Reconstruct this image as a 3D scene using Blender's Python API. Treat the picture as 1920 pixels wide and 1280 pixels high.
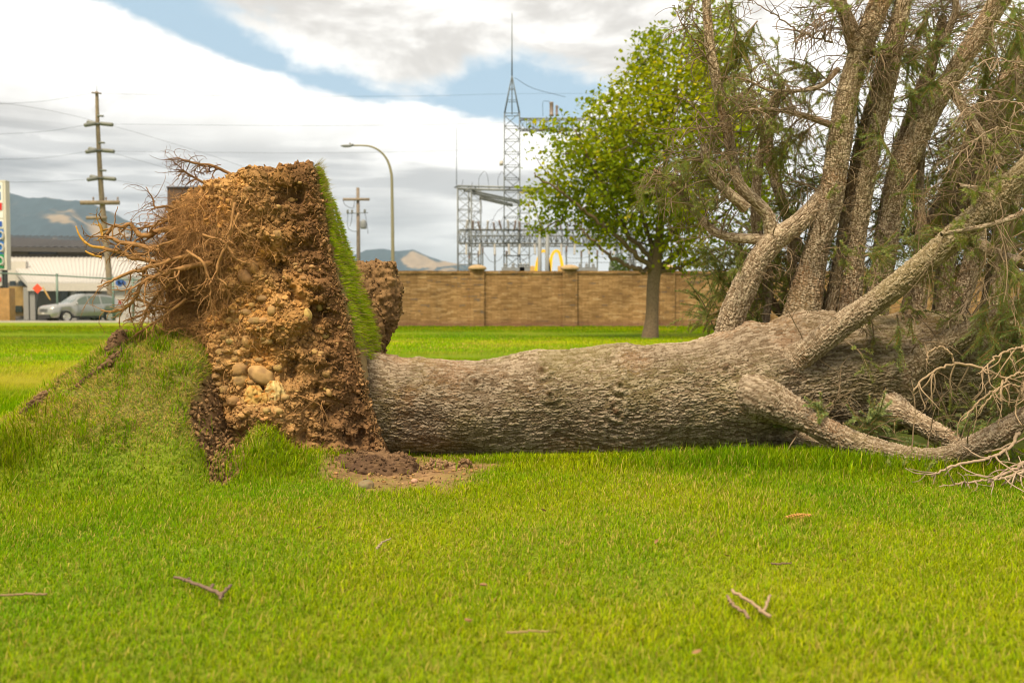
import bpy, math, random
import numpy as np
from mathutils import Vector
from mathutils.bvhtree import BVHTree

for _o in list(bpy.data.objects): bpy.data.objects.remove(_o)
SC = bpy.context.scene
COL = SC.collection
rng = np.random.default_rng(11)
random.seed(5)

# ------------------------------------------------------------------ camera
FPX = 1866.7                       # focal length in pixels of the 1920 px wide photograph
PITCH = math.atan((640-572)/FPX)
CAMZ = 1.0
cam_d = bpy.data.cameras.new('camera'); cam = bpy.data.objects.new('camera', cam_d); COL.objects.link(cam)
cam_d.sensor_width = 36.0; cam_d.lens = 35.0
cam_d.clip_start = 0.05; cam_d.clip_end = 30000.0
cam.location = (0, 0, CAMZ); cam.rotation_euler = (math.pi/2-PITCH, 0, 0)
cam_d.dof.use_dof = True; cam_d.dof.focus_distance = 6.3; cam_d.dof.aperture_fstop = 2.5
SC.camera = cam
_R = np.array([1., 0, 0]); _F = np.array([0, math.cos(PITCH), -math.sin(PITCH)]); _U = np.array([0, math.sin(PITCH), math.cos(PITCH)])

def P(px, py, D):
    """the point at distance D (world y) seen at photo pixel (px, py)"""
    d = _F + (px-960)/FPX*_R + (640-py)/FPX*_U
    return np.array([0, 0, CAMZ]) + d*(D/d[1])
def G(px, py):
    d = _F + (px-960)/FPX*_R + (640-py)/FPX*_U
    return np.array([0, 0, CAMZ]) + d*(-CAMZ/d[2])
def S(D): return FPX/D             # photo pixels per metre at distance D

# ------------------------------------------------------------------ exposure, sun, sky
SC.view_settings.view_transform = 'Standard'; SC.view_settings.look = 'None'
SC.view_settings.exposure = 0.80; SC.view_settings.gamma = 1.0; SC.view_settings.use_curve_mapping = False
SC.cycles.max_bounces = 8; SC.cycles.diffuse_bounces = 3; SC.cycles.glossy_bounces = 2; SC.cycles.transmission_bounces = 4
SC.cycles.transparent_max_bounces = 8; SC.cycles.volume_bounces = 0
SC.cycles.use_denoising = True; SC.cycles.filter_width = 1.0
SUN_EL, SUN_AZ = math.radians(60), math.radians(206)
sun_dir = Vector((math.sin(SUN_AZ)*math.cos(SUN_EL), math.cos(SUN_AZ)*math.cos(SUN_EL), math.sin(SUN_EL)))
sun_d = bpy.data.lights.new('sun', 'SUN'); sun_d.energy = 3.6; sun_d.angle = math.radians(20); sun_d.color = (1.0, 0.84, 0.60)
sun = bpy.data.objects.new('sun', sun_d); COL.objects.link(sun)
sun.location = (-8, -6, 20); sun.rotation_euler = sun_dir.to_track_quat('Z', 'Y').to_euler()

class NT:
    """small helper for writing node trees"""
    def __init__(self, tree): self.t = tree; self.n = tree.nodes; self.l = tree.links
    def new(self, typ, **kw):
        n = self.n.new(typ)
        for k, v in kw.items(): setattr(n, k, v)
        return n
    def put(self, sock, v):
        if hasattr(v, 'is_output'): self.l.new(v, sock)
        elif v is not None:
            try: sock.default_value = v
            except Exception: sock.default_value = (*v, 1.0)
    def m(self, op, a=None, b=None, c=None, clamp=False):
        n = self.new('ShaderNodeMath', operation=op, use_clamp=clamp)
        for i, v in enumerate((a, b, c)):
            if v is not None: self.put(n.inputs[i], v)
        return n.outputs[0]
    def ss(self, v, a, b, lo=0.0, hi=1.0):
        n = self.new('ShaderNodeMapRange', interpolation_type='SMOOTHSTEP')
        for i, x in enumerate((v, a, b, lo, hi)): self.put(n.inputs[i], x)
        return n.outputs[0]
    def mix(self, f, a, b, mode='MIX'):
        n = self.new('ShaderNodeMix', data_type='RGBA', blend_type=mode)
        self.put(n.inputs[0], f); self.put(n.inputs[6], a); self.put(n.inputs[7], b)
        return n.outputs[2]
    def noise(self, vec, scale, detail=4, rough=0.55, dist=0.0, out=0):
        n = self.new('ShaderNodeTexNoise')
        self.put(n.inputs['Vector'], vec)
        self.put(n.inputs['Scale'], scale); self.put(n.inputs['Detail'], detail); self.put(n.inputs['Roughness'], rough); self.put(n.inputs['Distortion'], dist)
        return n.outputs[out]
    def xyz(self, x, y, z):
        n = self.new('ShaderNodeCombineXYZ')
        for i, v in enumerate((x, y, z)): self.put(n.inputs[i], v)
        return n.outputs[0]
    def curve(self, v, pts):
        n = self.new('ShaderNodeFloatCurve'); c = n.mapping.curves[0]
        n.mapping.use_clip = False
        while len(c.points) < len(pts): c.points.new(0.5, 0.5)
        for p, (x, y) in zip(c.points, pts): p.location = (x, y); p.handle_type = 'AUTO_CLAMPED'
        n.mapping.update(); self.put(n.inputs['Value'], v); return n.outputs[0]
    def ramp(self, v, stops, interp='LINEAR'):
        n = self.new('ShaderNodeValToRGB'); e = n.color_ramp.elements; n.color_ramp.interpolation = interp
        while len(e) < len(stops): e.new(0.5)
        for el, (p, c) in zip(e, stops): el.position = p; el.color = (*c, 1)
        self.put(n.inputs[0], v); return n.outputs[0]

world = bpy.data.worlds.new('World'); SC.world = world; world.use_nodes = True
W = NT(world.node_tree); W.n.clear()
def build_world():
    sky = W.new('ShaderNodeTexSky', sky_type='NISHITA'); sky.sun_disc = False
    sky.sun_elevation = SUN_EL; sky.sun_rotation = SUN_AZ; sky.air_density = 1.0; sky.dust_density = 1.5; sky.altitude = 1800
    tc = W.new('ShaderNodeTexCoord'); sp = W.new('ShaderNodeSeparateXYZ'); W.l.new(tc.outputs['Generated'], sp.inputs[0])
    x, y, z = sp.outputs
    az = W.m('ARCTAN2', x, y); el = W.m('ARCSINE', z)
    a = W.m('ADD', W.m('MULTIPLY', az, FPX/1920), 0.5)           # heading, 0..1 across the view to the north
    e = W.m('SUBTRACT', 572/1280, W.m('MULTIPLY', el, FPX/1280)) # height, counted down from the top of the view
    vec = W.xyz(W.m('MULTIPLY', a, 1.5), e, 0.0)
    n1 = W.noise(vec, 7, 7, 0.6); n1c = W.m('SUBTRACT', n1, 0.5)
    n2 = W.noise(W.xyz(W.m('MULTIPLY', a, 1.5), W.m('MULTIPLY', e, 2.2), 3.1), 5.5, 6, 0.6, 0.3)
    n3 = W.noise(W.xyz(W.m('MULTIPLY', a, 0.7), W.m('MULTIPLY', e, 5.0), 8.3), 4.5, 5, 0.55, 0.2)   # flat, stretched
    # the long white bank and the streaky cloud above it, with a band of blue between
    e1 = W.curve(a, [(0, .012), (.08, .035), (.15, .060), (.2, .085), (.26, .120), (.32, .146), (.365, .154), (.42, .160), (.48, .176), (.535, .20), (.60, .13), (1, .05)])
    bank = W.ss(W.m('ADD', W.m('SUBTRACT', e, e1), W.m('ADD', W.m('MULTIPLY', n1c, .030), W.m('MULTIPLY', W.m('SUBTRACT', n2, .5), .045))), -.004, .010)
    e2 = W.curve(a, [(0, -.10), (.08, -.04), (.13, .0), (.17, .022), (.22, .048), (.28, .068), (.34, .100), (.40, .130), (.44, .118), (.47, .088), (.50, .072), (.54, .10), (.58, .12), (.63, .15), (1, .3)])
    up = W.ss(W.m('ADD', W.m('SUBTRACT', e2, e), W.m('ADD', W.m('MULTIPLY', n2, .14), W.m('MULTIPLY', n1c, .07))), .042, .085)
    band = W.m('MULTIPLY', W.ss(a, .2, .26), W.ss(a, .37, .33))
    e3 = W.m('ADD', W.m('MULTIPLY', W.m('SUBTRACT', a, .22), .42), .045)
    wl = W.m('SUBTRACT', 1.0, W.m('MULTIPLY', W.m('ABSOLUTE', W.m('SUBTRACT', e, e3)), 28))
    wisp = W.m('MULTIPLY', band, W.ss(W.m('ADD', wl, W.m('MULTIPLY', W.m('SUBTRACT', n1, .5), 3.2)), .35, 1.0))
    zen = W.ss(W.m('ADD', W.m('MULTIPLY', e, -1), W.m('MULTIPLY', n1c, .3)), .0, .12)
    side = W.m('MULTIPLY', W.ss(W.m('ABSOLUTE', W.m('SUBTRACT', a, .5)), .5, .75), W.ss(n1, .32, .5))
    behind = W.ss(y, .1, -.2)
    cover = W.m('MAXIMUM', W.m('MAXIMUM', bank, up), W.m('MAXIMUM', wisp, W.m('MULTIPLY', W.m('MAXIMUM', zen, W.m('MAXIMUM', side, behind)), .92)))
    # shade of the clouds: bright tops, flat grey bases
    base = W.curve(a, [(0, .150), (.1, .172), (.2, .188), (.28, .205), (.36, .232), (.42, .27), (.5, .33), (.56, .36), (1, .4)])
    low = W.ss(W.m('ADD', W.m('SUBTRACT', e, base), W.m('MULTIPLY', n1c, .05)), -.02, .035)
    fade = W.ss(a, .62, .30)
    g_low = W.m('MULTIPLY', W.m('MULTIPLY', low, fade), W.ss(n3, .34, .60, 1.0, .35))
    streak = W.m('MULTIPLY', W.m('MULTIPLY', W.ss(e, .19, .24), W.ss(n3, .45, .60)), .70)
    g_bank = W.m('MULTIPLY', W.m('MULTIPLY', W.ss(a, .28, .05), W.ss(n2, .50, .64)), W.m('MULTIPLY', W.ss(e, .05, .09), .7))
    g_up = W.m('MULTIPLY', W.m('MULTIPLY', up, W.m('SUBTRACT', 1.0, bank)), W.ss(n2, .66, .42, .22, .78))
    grey = W.m('MAXIMUM', W.m('MAXIMUM', g_low, streak), W.m('MAXIMUM', g_bank, g_up), clamp=True)
    tone = W.mix(W.ss(e, .16, .26), (3.9, 3.65, 3.4, 1), (2.6, 2.6, 2.65, 1))
    white = W.mix(W.ss(n2, .35, .65), (6.8, 6.6, 6.25, 1), (8.6, 8.35, 7.95, 1))
    cloud = W.mix(grey, white, tone)
    blue = W.mix(0.8, sky.outputs[0], (3.0, 4.1, 4.8, 1))     # thin veil of high ice cloud in front of the blue
    col = W.mix(cover, blue, cloud)
    gnd = W.ss(z, -.02, .0)
    col = W.mix(gnd, (1.6, 1.8, .6, 1), col)
    bg = W.new('ShaderNodeBackground'); W.put(bg.inputs[0], col); bg.inputs[1].default_value = 0.1
    out = W.new('ShaderNodeOutputWorld'); W.l.new(bg.outputs[0], out.inputs[0])
build_world()

# ------------------------------------------------------------------ noise
def _h(ix, iy, iz, s=0):
    h = (ix.astype(np.uint32)*np.uint32(374761393)) ^ (iy.astype(np.uint32)*np.uint32(668265263)) ^ (iz.astype(np.uint32)*np.uint32(2147483647 & 1274126177)) ^ np.uint32((s*2654435761) & 0xffffffff)
    h = (h ^ (h >> np.uint32(13)))*np.uint32(1274126177); h = (h ^ (h >> np.uint32(16)))*np.uint32(2246822519)
    return ((h ^ (h >> np.uint32(15))) & np.uint32(0xffffff)).astype(np.float64)/float(0xffffff)
def vnoise(p, s=0):
    p = np.asarray(p, float); i = np.floor(p).astype(np.int64); f = p-i; f = f*f*f*(f*(f*6-15)+10); r = 0.0
    for dx in (0, 1):
        for dy in (0, 1):
            for dz in (0, 1):
                w = (f[:, 0] if dx else 1-f[:, 0])*(f[:, 1] if dy else 1-f[:, 1])*(f[:, 2] if dz else 1-f[:, 2])
                r = r + w*_h(i[:, 0]+dx, i[:, 1]+dy, i[:, 2]+dz, s)
    return r*2-1
def fbm(p, o=4, s=0, g=0.5):
    p = np.asarray(p, float); a, r, t = 1.0, 0.0, 0.0
    for k in range(o): r = r+a*vnoise(p*(2.03**k)+k*17.3, s+k); t += a; a *= g
    return r/t
def worley(p, s=0):
    p = np.asarray(p, float); i = np.floor(p).astype(np.int64); n = len(p)
    f1 = np.full(n, 9.0); f2 = np.full(n, 9.0); ident = np.zeros(n)
    for dx in (-1, 0, 1):
        for dy in (-1, 0, 1):
            for dz in (-1, 0, 1):
                c = i+np.array([dx, dy, dz]); a = _h(c[:, 0], c[:, 1], c[:, 2], s)
                q = c+np.stack([a, _h(c[:, 0], c[:, 1], c[:, 2], s+1), _h(c[:, 0], c[:, 1], c[:, 2], s+2)], 1)
                d = ((p-q)**2).sum(1)
                cl = d < f1
                f2 = np.where(cl, f1, np.minimum(f2, d)); ident = np.where(cl, a, ident); f1 = np.where(cl, d, f1)
    return np.sqrt(f1), np.sqrt(f2), ident
def sstep(x, a, b):
    t = np.clip((np.asarray(x, float)-a)/(b-a), 0, 1); return t*t*(3-2*t)

# ------------------------------------------------------------------ meshes
class MB:
    """collects vertices, faces and vertex colours and links them as ONE mesh object"""
    def __init__(self): self.v = []; self.f = []; self.c = []; self.n = 0
    def add(self, v, faces, col=(.5, .5, .5)):
        v = np.asarray(v, float).reshape(-1, 3)
        c = np.asarray(col, float)
        if c.ndim == 1: c = np.tile(c[None, :3], (len(v), 1))
        for f in (faces if isinstance(faces, list) else [faces]):
            f = np.asarray(f, np.int64)
            if len(f): self.f.append(f+self.n)
        self.v.append(v); self.c.append(c); self.n += len(v); return self
    def box(self, lo, hi, col=(.5, .5, .5)):
        a, b = np.asarray(lo, float), np.asarray(hi, float)
        v = np.array([[x, y, z] for x in (a[0], b[0]) for y in (a[1], b[1]) for z in (a[2], b[2])])
        return self.add(v, np.array([[0, 1, 3, 2], [4, 6, 7, 5], [0, 4, 5, 1], [2, 3, 7, 6], [0, 2, 6, 4], [1, 5, 7, 3]]), col)
    def bar(self, p, q, w, col=(.5, .5, .5), sides=4):
        return self.tube(np.array([p, q], float), [w, w], sides, col)
    def tube(self, pts, rad, sides=6, col=(.5, .5, .5), cap=True):
        pts = np.asarray(pts, float); n = len(pts); rad = np.broadcast_to(np.asarray(rad, float), (n,))
        t = np.gradient(pts, axis=0) if n > 2 else np.tile(pts[1]-pts[0], (2, 1))
        t /= np.linalg.norm(t, axis=1)[:, None]+1e-12
        a = np.array([0, 0, 1.0]) if abs(t[0, 2]) < .9 else np.array([1.0, 0, 0])
        u = np.cross(t[0], a); u /= np.linalg.norm(u); us = [u]
        for k in range(1, n):
            u = u-t[k]*np.dot(u, t[k]); u /= np.linalg.norm(u)+1e-12; us.append(u)
        us = np.array(us); ws = np.cross(t, us)
        ang = np.arange(sides)*2*math.pi/sides+(math.pi/4 if sides == 4 else 0)
        v = (pts[:, None]+rad[:, None, None]*(np.cos(ang)[None, :, None]*us[:, None]+np.sin(ang)[None, :, None]*ws[:, None])).reshape(-1, 3)
        i = np.arange(n-1)[:, None]*sides; j = np.arange(sides)[None]; j2 = (j+1) % sides
        q = np.stack([i+j, i+j2, i+sides+j2, i+sides+j], -1).reshape(-1, 4)
        faces = [q]
        c = np.asarray(col, float)
        if c.ndim == 2: c = np.repeat(c, sides, 0)
        if cap and sides >= 3:
            v = np.vstack([v, pts[0], pts[-1]]); k = np.arange(sides)
            faces.append(np.stack([np.full(sides, n*sides), (k+1) % sides, k], 1)); b = (n-1)*sides
            faces.append(np.stack([np.full(sides, n*sides+1), b+k, b+(k+1) % sides], 1))
            if c.ndim == 2: c = np.vstack([c, c[:1], c[-1:]])
        return self.add(v, faces, c)
    def lathe(self, prof, centre, axis=2, sides=16, col=(.5, .5, .5)):
        """prof: list of (radius, height)"""
        prof = np.asarray(prof, float); n = len(prof); ang = np.arange(sides)*2*math.pi/sides
        v = np.zeros((n, sides, 3)); o = [k for k in range(3) if k != axis]
        v[..., o[0]] = prof[:, 0:1]*np.cos(ang); v[..., o[1]] = prof[:, 0:1]*np.sin(ang); v[..., axis] = prof[:, 1:2]
        v = v.reshape(-1, 3)+np.asarray(centre, float)
        i = np.arange(n-1)[:, None]*sides; j = np.arange(sides)[None]; j2 = (j+1) % sides
        return self.add(v, np.stack([i+j, i+j2, i+sides+j2, i+sides+j], -1).reshape(-1, 4), col)
    def build(self, name, mat, parent=None, smooth=True, **props):
        v = np.vstack(self.v); c = np.vstack(self.c)
        off = np.zeros(3); p = parent
        while p is not None: off += np.array(p.location); p = p.parent
        o = bpy.data.objects.new(name, None) if False else None
        me = bpy.data.meshes.new(name)
        me.vertices.add(len(v)); me.vertices.foreach_set('co', (v-off).astype(np.float32).ravel())
        tot = np.concatenate([np.full(len(f), f.shape[1]) for f in self.f]); idx = np.concatenate([f.ravel() for f in self.f])
        st = np.concatenate([[0], np.cumsum(tot)[:-1]])
        me.loops.add(len(idx)); me.loops.foreach_set('vertex_index', idx.astype(np.int32))
        me.polygons.add(len(tot)); me.polygons.foreach_set('loop_start', st.astype(np.int32))
        try: me.polygons.foreach_set('loop_total', tot.astype(np.int32))
        except Exception: pass
        me.polygons.foreach_set('use_smooth', np.full(len(tot), bool(smooth)))
        me.update(calc_edges=True)
        at = me.color_attributes.new('Col', 'FLOAT_COLOR', 'POINT')
        at.data.foreach_set('color', np.hstack([c, np.ones((len(c), 1))]).astype(np.float32).ravel())
        if mat: me.materials.append(mat)
        ob = bpy.data.objects.new(name, me); COL.objects.link(ob)
        if parent is not None: ob.parent = parent
        for k, x in props.items(): ob[k] = x
        return ob

def grid_faces(nu, nv, wrap_u=False):
    iu = np.arange(nu if wrap_u else nu-1)[:, None]; iv = np.arange(nv-1)[None]; iu2 = (iu+1) % nu
    return np.stack([iu*nv+iv, iu2*nv+iv, iu2*nv+iv+1, iu*nv+iv+1], -1).reshape(-1, 4)

def thing(name, label, cat, loc=(0, 0, 0), group=None):
    o = bpy.data.objects.new(name, None); COL.objects.link(o); o.location = [float(q) for q in loc]; o.empty_display_size = .1
    o['label'] = label; o['category'] = cat
    if group: o['group'] = group
    return o
def tag(o, label, cat, group=None):
    o['label'] = label; o['category'] = cat
    if group: o['group'] = group
    return o

def spline(pts, n):
    """Catmull-Rom through rows of pts (any columns), n samples"""
    p = np.asarray(pts, float)
    if len(p) == 2: t = np.linspace(0, 1, n)[:, None]; return p[0]*(1-t)+p[1]*t
    q = np.vstack([2*p[0]-p[1], p, 2*p[-1]-p[-2]]); d = np.concatenate([[0], np.cumsum(np.linalg.norm(np.diff(p[:, :3], axis=0), axis=1))])
    s = np.interp(np.linspace(0, d[-1], n), d, np.arange(len(p))); i = np.minimum(s.astype(int), len(p)-2); t = (s-i)[:, None]
    a, b, c, e = q[i], q[i+1], q[i+2], q[i+3]
    return .5*((2*b)+(-a+c)*t+(2*a-5*b+4*c-e)*t**2+(-a+3*b-3*c+e)*t**3)

# ------------------------------------------------------------------ materials
def mat(name, col=(.5, .5, .5), rough=.7, metal=0.0, spec=.3, vcol=False, var=0.0, scale=8, bump=0.0, bscale=60, transl=0.0, tcol=None, coord='Object'):
    m = bpy.data.materials.new(name); m.use_nodes = True; t = NT(m.node_tree)
    b = t.n['Principled BSDF']; b.inputs['Roughness'].default_value = rough; b.inputs['Metallic'].default_value = metal
    b.inputs['Specular IOR Level'].default_value = spec
    tc = t.new('ShaderNodeTexCoord'); vec = tc.outputs[coord]
    if vcol: c = t.new('ShaderNodeVertexColor', layer_name='Col').outputs[0]
    else: c = t.new('ShaderNodeRGB').outputs[0]; c.default_value = (*col, 1)
    if var > 0:
        n = t.noise(vec, scale, 5, .6)
        f = t.new('ShaderNodeMapRange'); t.put(f.inputs[0], n); f.inputs[1].default_value = .25; f.inputs[2].default_value = .75; f.inputs[3].default_value = 1-var; f.inputs[4].default_value = 1+var
        c = t.mix(1.0, c, t.xyz(f.outputs[0], f.outputs[0], f.outputs[0]), 'MULTIPLY')
    t.put(b.inputs['Base Color'], c)
    if bump > 0:
        bn = t.new('ShaderNodeBump'); bn.inputs['Strength'].default_value = 1.0; bn.inputs['Distance'].default_value = bump
        t.put(bn.inputs['Height'], t.noise(vec, bscale, 5, .65)); t.l.new(bn.outputs[0], b.inputs['Normal'])
    if transl > 0:
        tr = t.new('ShaderNodeBsdfTranslucent'); t.put(tr.inputs[0], t.mix(1.0, c, tcol or (1.1, 1.15, .6, 1), 'MULTIPLY'))
        mx = t.new('ShaderNodeMixShader'); mx.inputs[0].default_value = transl
        t.l.new(b.outputs[0], mx.inputs[1]); t.l.new(tr.outputs[0], mx.inputs[2]); t.l.new(mx.outputs[0], t.n['Material Output'].inputs[0])
    return m
# ------------------------------------------------------------------ the ground
def project(v):
    v = np.asarray(v, float); d = v-np.array([0, 0, CAMZ]); w = d@_F
    return 960+FPX*(d@_R)/w, 640-FPX*(d@_U)/w
def poly_sd(px, py, poly):
    """signed distance to a polygon, positive inside"""
    p = np.array(poly, float); n = len(p); best = np.full(len(px), 1e9); ins = np.zeros(len(px), bool)
    for k in range(n):
        a, b = p[k], p[(k+1) % n]; e = b-a
        t = np.clip(((px-a[0])*e[0]+(py-a[1])*e[1])/(e@e), 0, 1)
        best = np.minimum(best, np.hypot(px-a[0]-t*e[0], py-a[1]-t*e[1]))
        c = ((a[1] > py) != (b[1] > py)) & (px < (b[0]-a[0])*(py-a[1])/(b[1]-a[1]+1e-12)+a[0]); ins ^= c
    return np.where(ins, best, -best)

_s63 = S(6.3)
def _zx(lst): return np.array([((px-960)/_s63, 1-(py-572)/_s63) for px, py in lst])
CREST = _zx([(-300, 860), (-120, 835), (0, 790), (60, 748), (120, 695), (180, 652), (240, 624), (300, 618), (350, 622), (390, 640), (412, 690), (435, 790), (470, 850), (520, 868)])
def ground_z(x, y):
    x = np.asarray(x, float); y = np.asarray(y, float)
    p = np.stack([x, y, 0*x], 1)
    c = np.interp(x, CREST[:, 0], CREST[:, 1]); c = np.where(x < CREST[0, 0], 0.0, c)
    foot = 5.12+.05*vnoise(p*1.3, 3)
    prof = sstep(y, foot, 6.42)**.92*(1-sstep(y, 6.5, 7.5))
    z = np.clip(c, 0, None)*prof
    z = z+.24*np.exp(-((x-(490-960)/316)/.15)**2-((y-5.95)/.22)**2)+.10*np.exp(-((x-(590-960)/316)/.2)**2-((y-5.95)/.22)**2)
    near = sstep(y, 90, 12)
    z = z+near*(.018*vnoise(p*.9, 1)+.008*vnoise(p*3.1, 2))*(sstep(y, 2, 3))
    m = sstep(z, .05, .3)
    z = z+m*(.050*fbm(p*4.5, 3, 5)+.016*vnoise(p*17, 6)-.05*sstep(np.abs(fbm(p*2.1, 2, 8)), .05, .0))
    # bigger swell of the lawn to the right, where the trunk presses into longer grass
    z = z+.045*np.exp(-((x-2.0)/1.2)**2-((y-6.15)/.45)**2)
    return z
DIRT1 = [(352, 765), (372, 715), (405, 690), (440, 720), (470, 785), (452, 830), (452, 880), (425, 905), (396, 900), (388, 850), (362, 815)]
DIRT2 = [(585, 852), (640, 838), (800, 850), (880, 856), (930, 872), (890, 898), (800, 918), (690, 922), (640, 905), (600, 885)]
def dirt_mask(x, y, z):
    px, py = project(np.stack([x, y, z], 1)); p = np.stack([x, y, 0*x], 1)
    w = 14*fbm(p*6, 3, 9)
    d1 = sstep(poly_sd(px, py, DIRT1)+w, -8, 10); d2 = sstep(poly_sd(px, py, DIRT2)+w*1.6, -22, 26)
    near = (y > 4.6) & (y < 7.4)
    return np.where(near, np.maximum(d1, d2), 0), np.where(near, d1, 0)
def mound_mask(x, y, z): return sstep(z+.06*vnoise(np.stack([x, y, 0*x], 1)*3, 4), .10, .38)*(x < -1.2)

def axis(dense_lo, dense_hi, step, lo, hi, k=44):
    a = np.arange(dense_lo, dense_hi, step)
    f = lambda d, s, e: s+np.sign(e-s)*step*(np.geomspace(1, abs(e-s)/step+1, k)-1)
    return np.unique(np.round(np.concatenate([f(1, dense_lo, lo), a, f(1, dense_hi, hi)]), 4))
gx = axis(-4.6, 4.4, .026, -6000, 6000); gy = axis(2.0, 7.6, .026, -400, 9000)
XX, YY = np.meshgrid(gx, gy, indexing='ij'); fx, fy = XX.ravel(), YY.ravel()
fz = ground_z(fx, fy)
dm, dm1 = dirt_mask(fx, fy, fz); mm = mound_mask(fx, fy, fz)
pn = np.stack([fx, fy, fz], 1)
cr = dm1*(.03+.035*worley(pn*9, 3)[0]+.03*fbm(pn*22, 3, 7)); fz = fz-cr+dm*(1-dm1)*.016*fbm(pn*28, 3, 8)
pn[:, 2] = fz
def lawn_tint(x, y):
    """patches of green, yellow green and straw in the turf"""
    p = np.stack([x, y*1.0, 0*x], 1)
    a = fbm(p*.55, 4, 21); b = fbm(p*2.3+5, 3, 25)
    far = sstep(y, 8, 14)
    band = vnoise(np.stack([x*.05, y*.33, 0*x], 1), 31)*.8+.35*np.exp(-((y-13.4)/1.6)**2)*5*(x < -2)
    return np.clip(.33+.55*a+.28*b*(1-far)+far*(.08+.28*band)+.24*sstep(y, 4.9, 3.0)*sstep(x, -2.2, .2), 0, 1), np.clip(fbm(p*1.1+9, 3, 29)+.1+far*.38*band, 0, 1)
ty, ts = lawn_tint(fx, fy)
GREEN, YEL, STRAW = np.array([.138, .275, .002]), np.array([.375, .395, .003]), np.array([.46, .31, .06])
def mix3(a, b, t): return a*(1-t)[:, None]+b*t[:, None]
gc = mix3(mix3(np.tile(GREEN, (len(fx), 1)), YEL, ty), STRAW, ts*.42*sstep(fy, 7, 14))
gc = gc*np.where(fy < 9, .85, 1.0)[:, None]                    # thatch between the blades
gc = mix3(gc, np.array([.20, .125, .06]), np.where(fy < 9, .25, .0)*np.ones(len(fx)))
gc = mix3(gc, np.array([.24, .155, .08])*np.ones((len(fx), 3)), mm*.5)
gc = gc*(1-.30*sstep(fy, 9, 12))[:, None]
soilc = np.array([.24, .142, .070])*(1+.45*fbm(pn*12, 3, 12))[:, None]
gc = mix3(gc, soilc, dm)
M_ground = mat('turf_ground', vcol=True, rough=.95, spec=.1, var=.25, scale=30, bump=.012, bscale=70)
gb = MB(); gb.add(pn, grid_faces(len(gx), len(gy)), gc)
ground = gb.build('lawn', M_ground, kind='structure')

# ------------------------------------------------------------------ grass blades, all of the lawn in one mesh
def blades(mb, root, up, L, w, col, lean=.6, curl=.5, lean_dir=None, seed=1, segs=3):
    r = np.random.default_rng(seed); n = len(root)
    a = r.uniform(0, 2*math.pi, n)
    side = np.stack([np.cos(a), np.sin(a), 0*a], 1)
    fw = np.cross(side, np.array([0, 0, 1.])) if lean_dir is None else .55*lean_dir+np.cross(side, np.array([0, 0, 1.]))
    fw = fw-up*(fw*up).sum(1)[:, None]*.8
    fw /= np.linalg.norm(fw, axis=1)[:, None]+1e-9
    side = np.cross(fw, up); side /= np.linalg.norm(side, axis=1)[:, None]+1e-9
    th0 = np.abs(r.normal(0, lean*.55, n)); k = np.abs(r.normal(curl, curl*.45, n))
    pts = [root]; th = th0.copy(); cur = root
    for s in range(segs):
        d = up*np.cos(th)[:, None]+fw*np.sin(th)[:, None]
        cur = cur+d*(L/segs)[:, None]; pts.append(cur); th = th+k/segs*1.6
    v = np.zeros((n, 2*segs+1, 3)); wf = [.75, 1.0, .72, .5][:segs]
    for s in range(segs):
        v[:, 2*s] = pts[s]-side*(w*wf[s]/2)[:, None]; v[:, 2*s+1] = pts[s]+side*(w*wf[s]/2)[:, None]
    v[:, -1] = pts[-1]
    b = np.arange(n)[:, None]*(2*segs+1)
    q = np.concatenate([b+np.array([[2*s, 2*s+1, 2*s+3, 2*s+2]]) for s in range(segs-1)], 1).reshape(-1, 4)
    t = (b+np.array([[2*segs-2, 2*segs-1, 2*segs]])).reshape(-1, 3)
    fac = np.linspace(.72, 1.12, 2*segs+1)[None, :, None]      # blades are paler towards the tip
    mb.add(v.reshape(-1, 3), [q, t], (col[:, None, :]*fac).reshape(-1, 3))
Z3 = np.array([0, 0, 1.])
def lawn_colour(x, y, r, straw=.10):
    ty, ts = lawn_tint(x, y); n = len(x)
    g = mix3(np.tile(GREEN, (n, 1)), YEL, np.clip(ty+r.normal(0, .22, n), 0, 1))
    g = g*r.uniform(.5, 1.45, n)[:, None]
    st = r.random(n) < straw*(.6+1.3*ts)
    g[st] = np.array([.52, .40, .10])*r.uniform(.6, 1.2, st.sum())[:, None]
    return g
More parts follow.
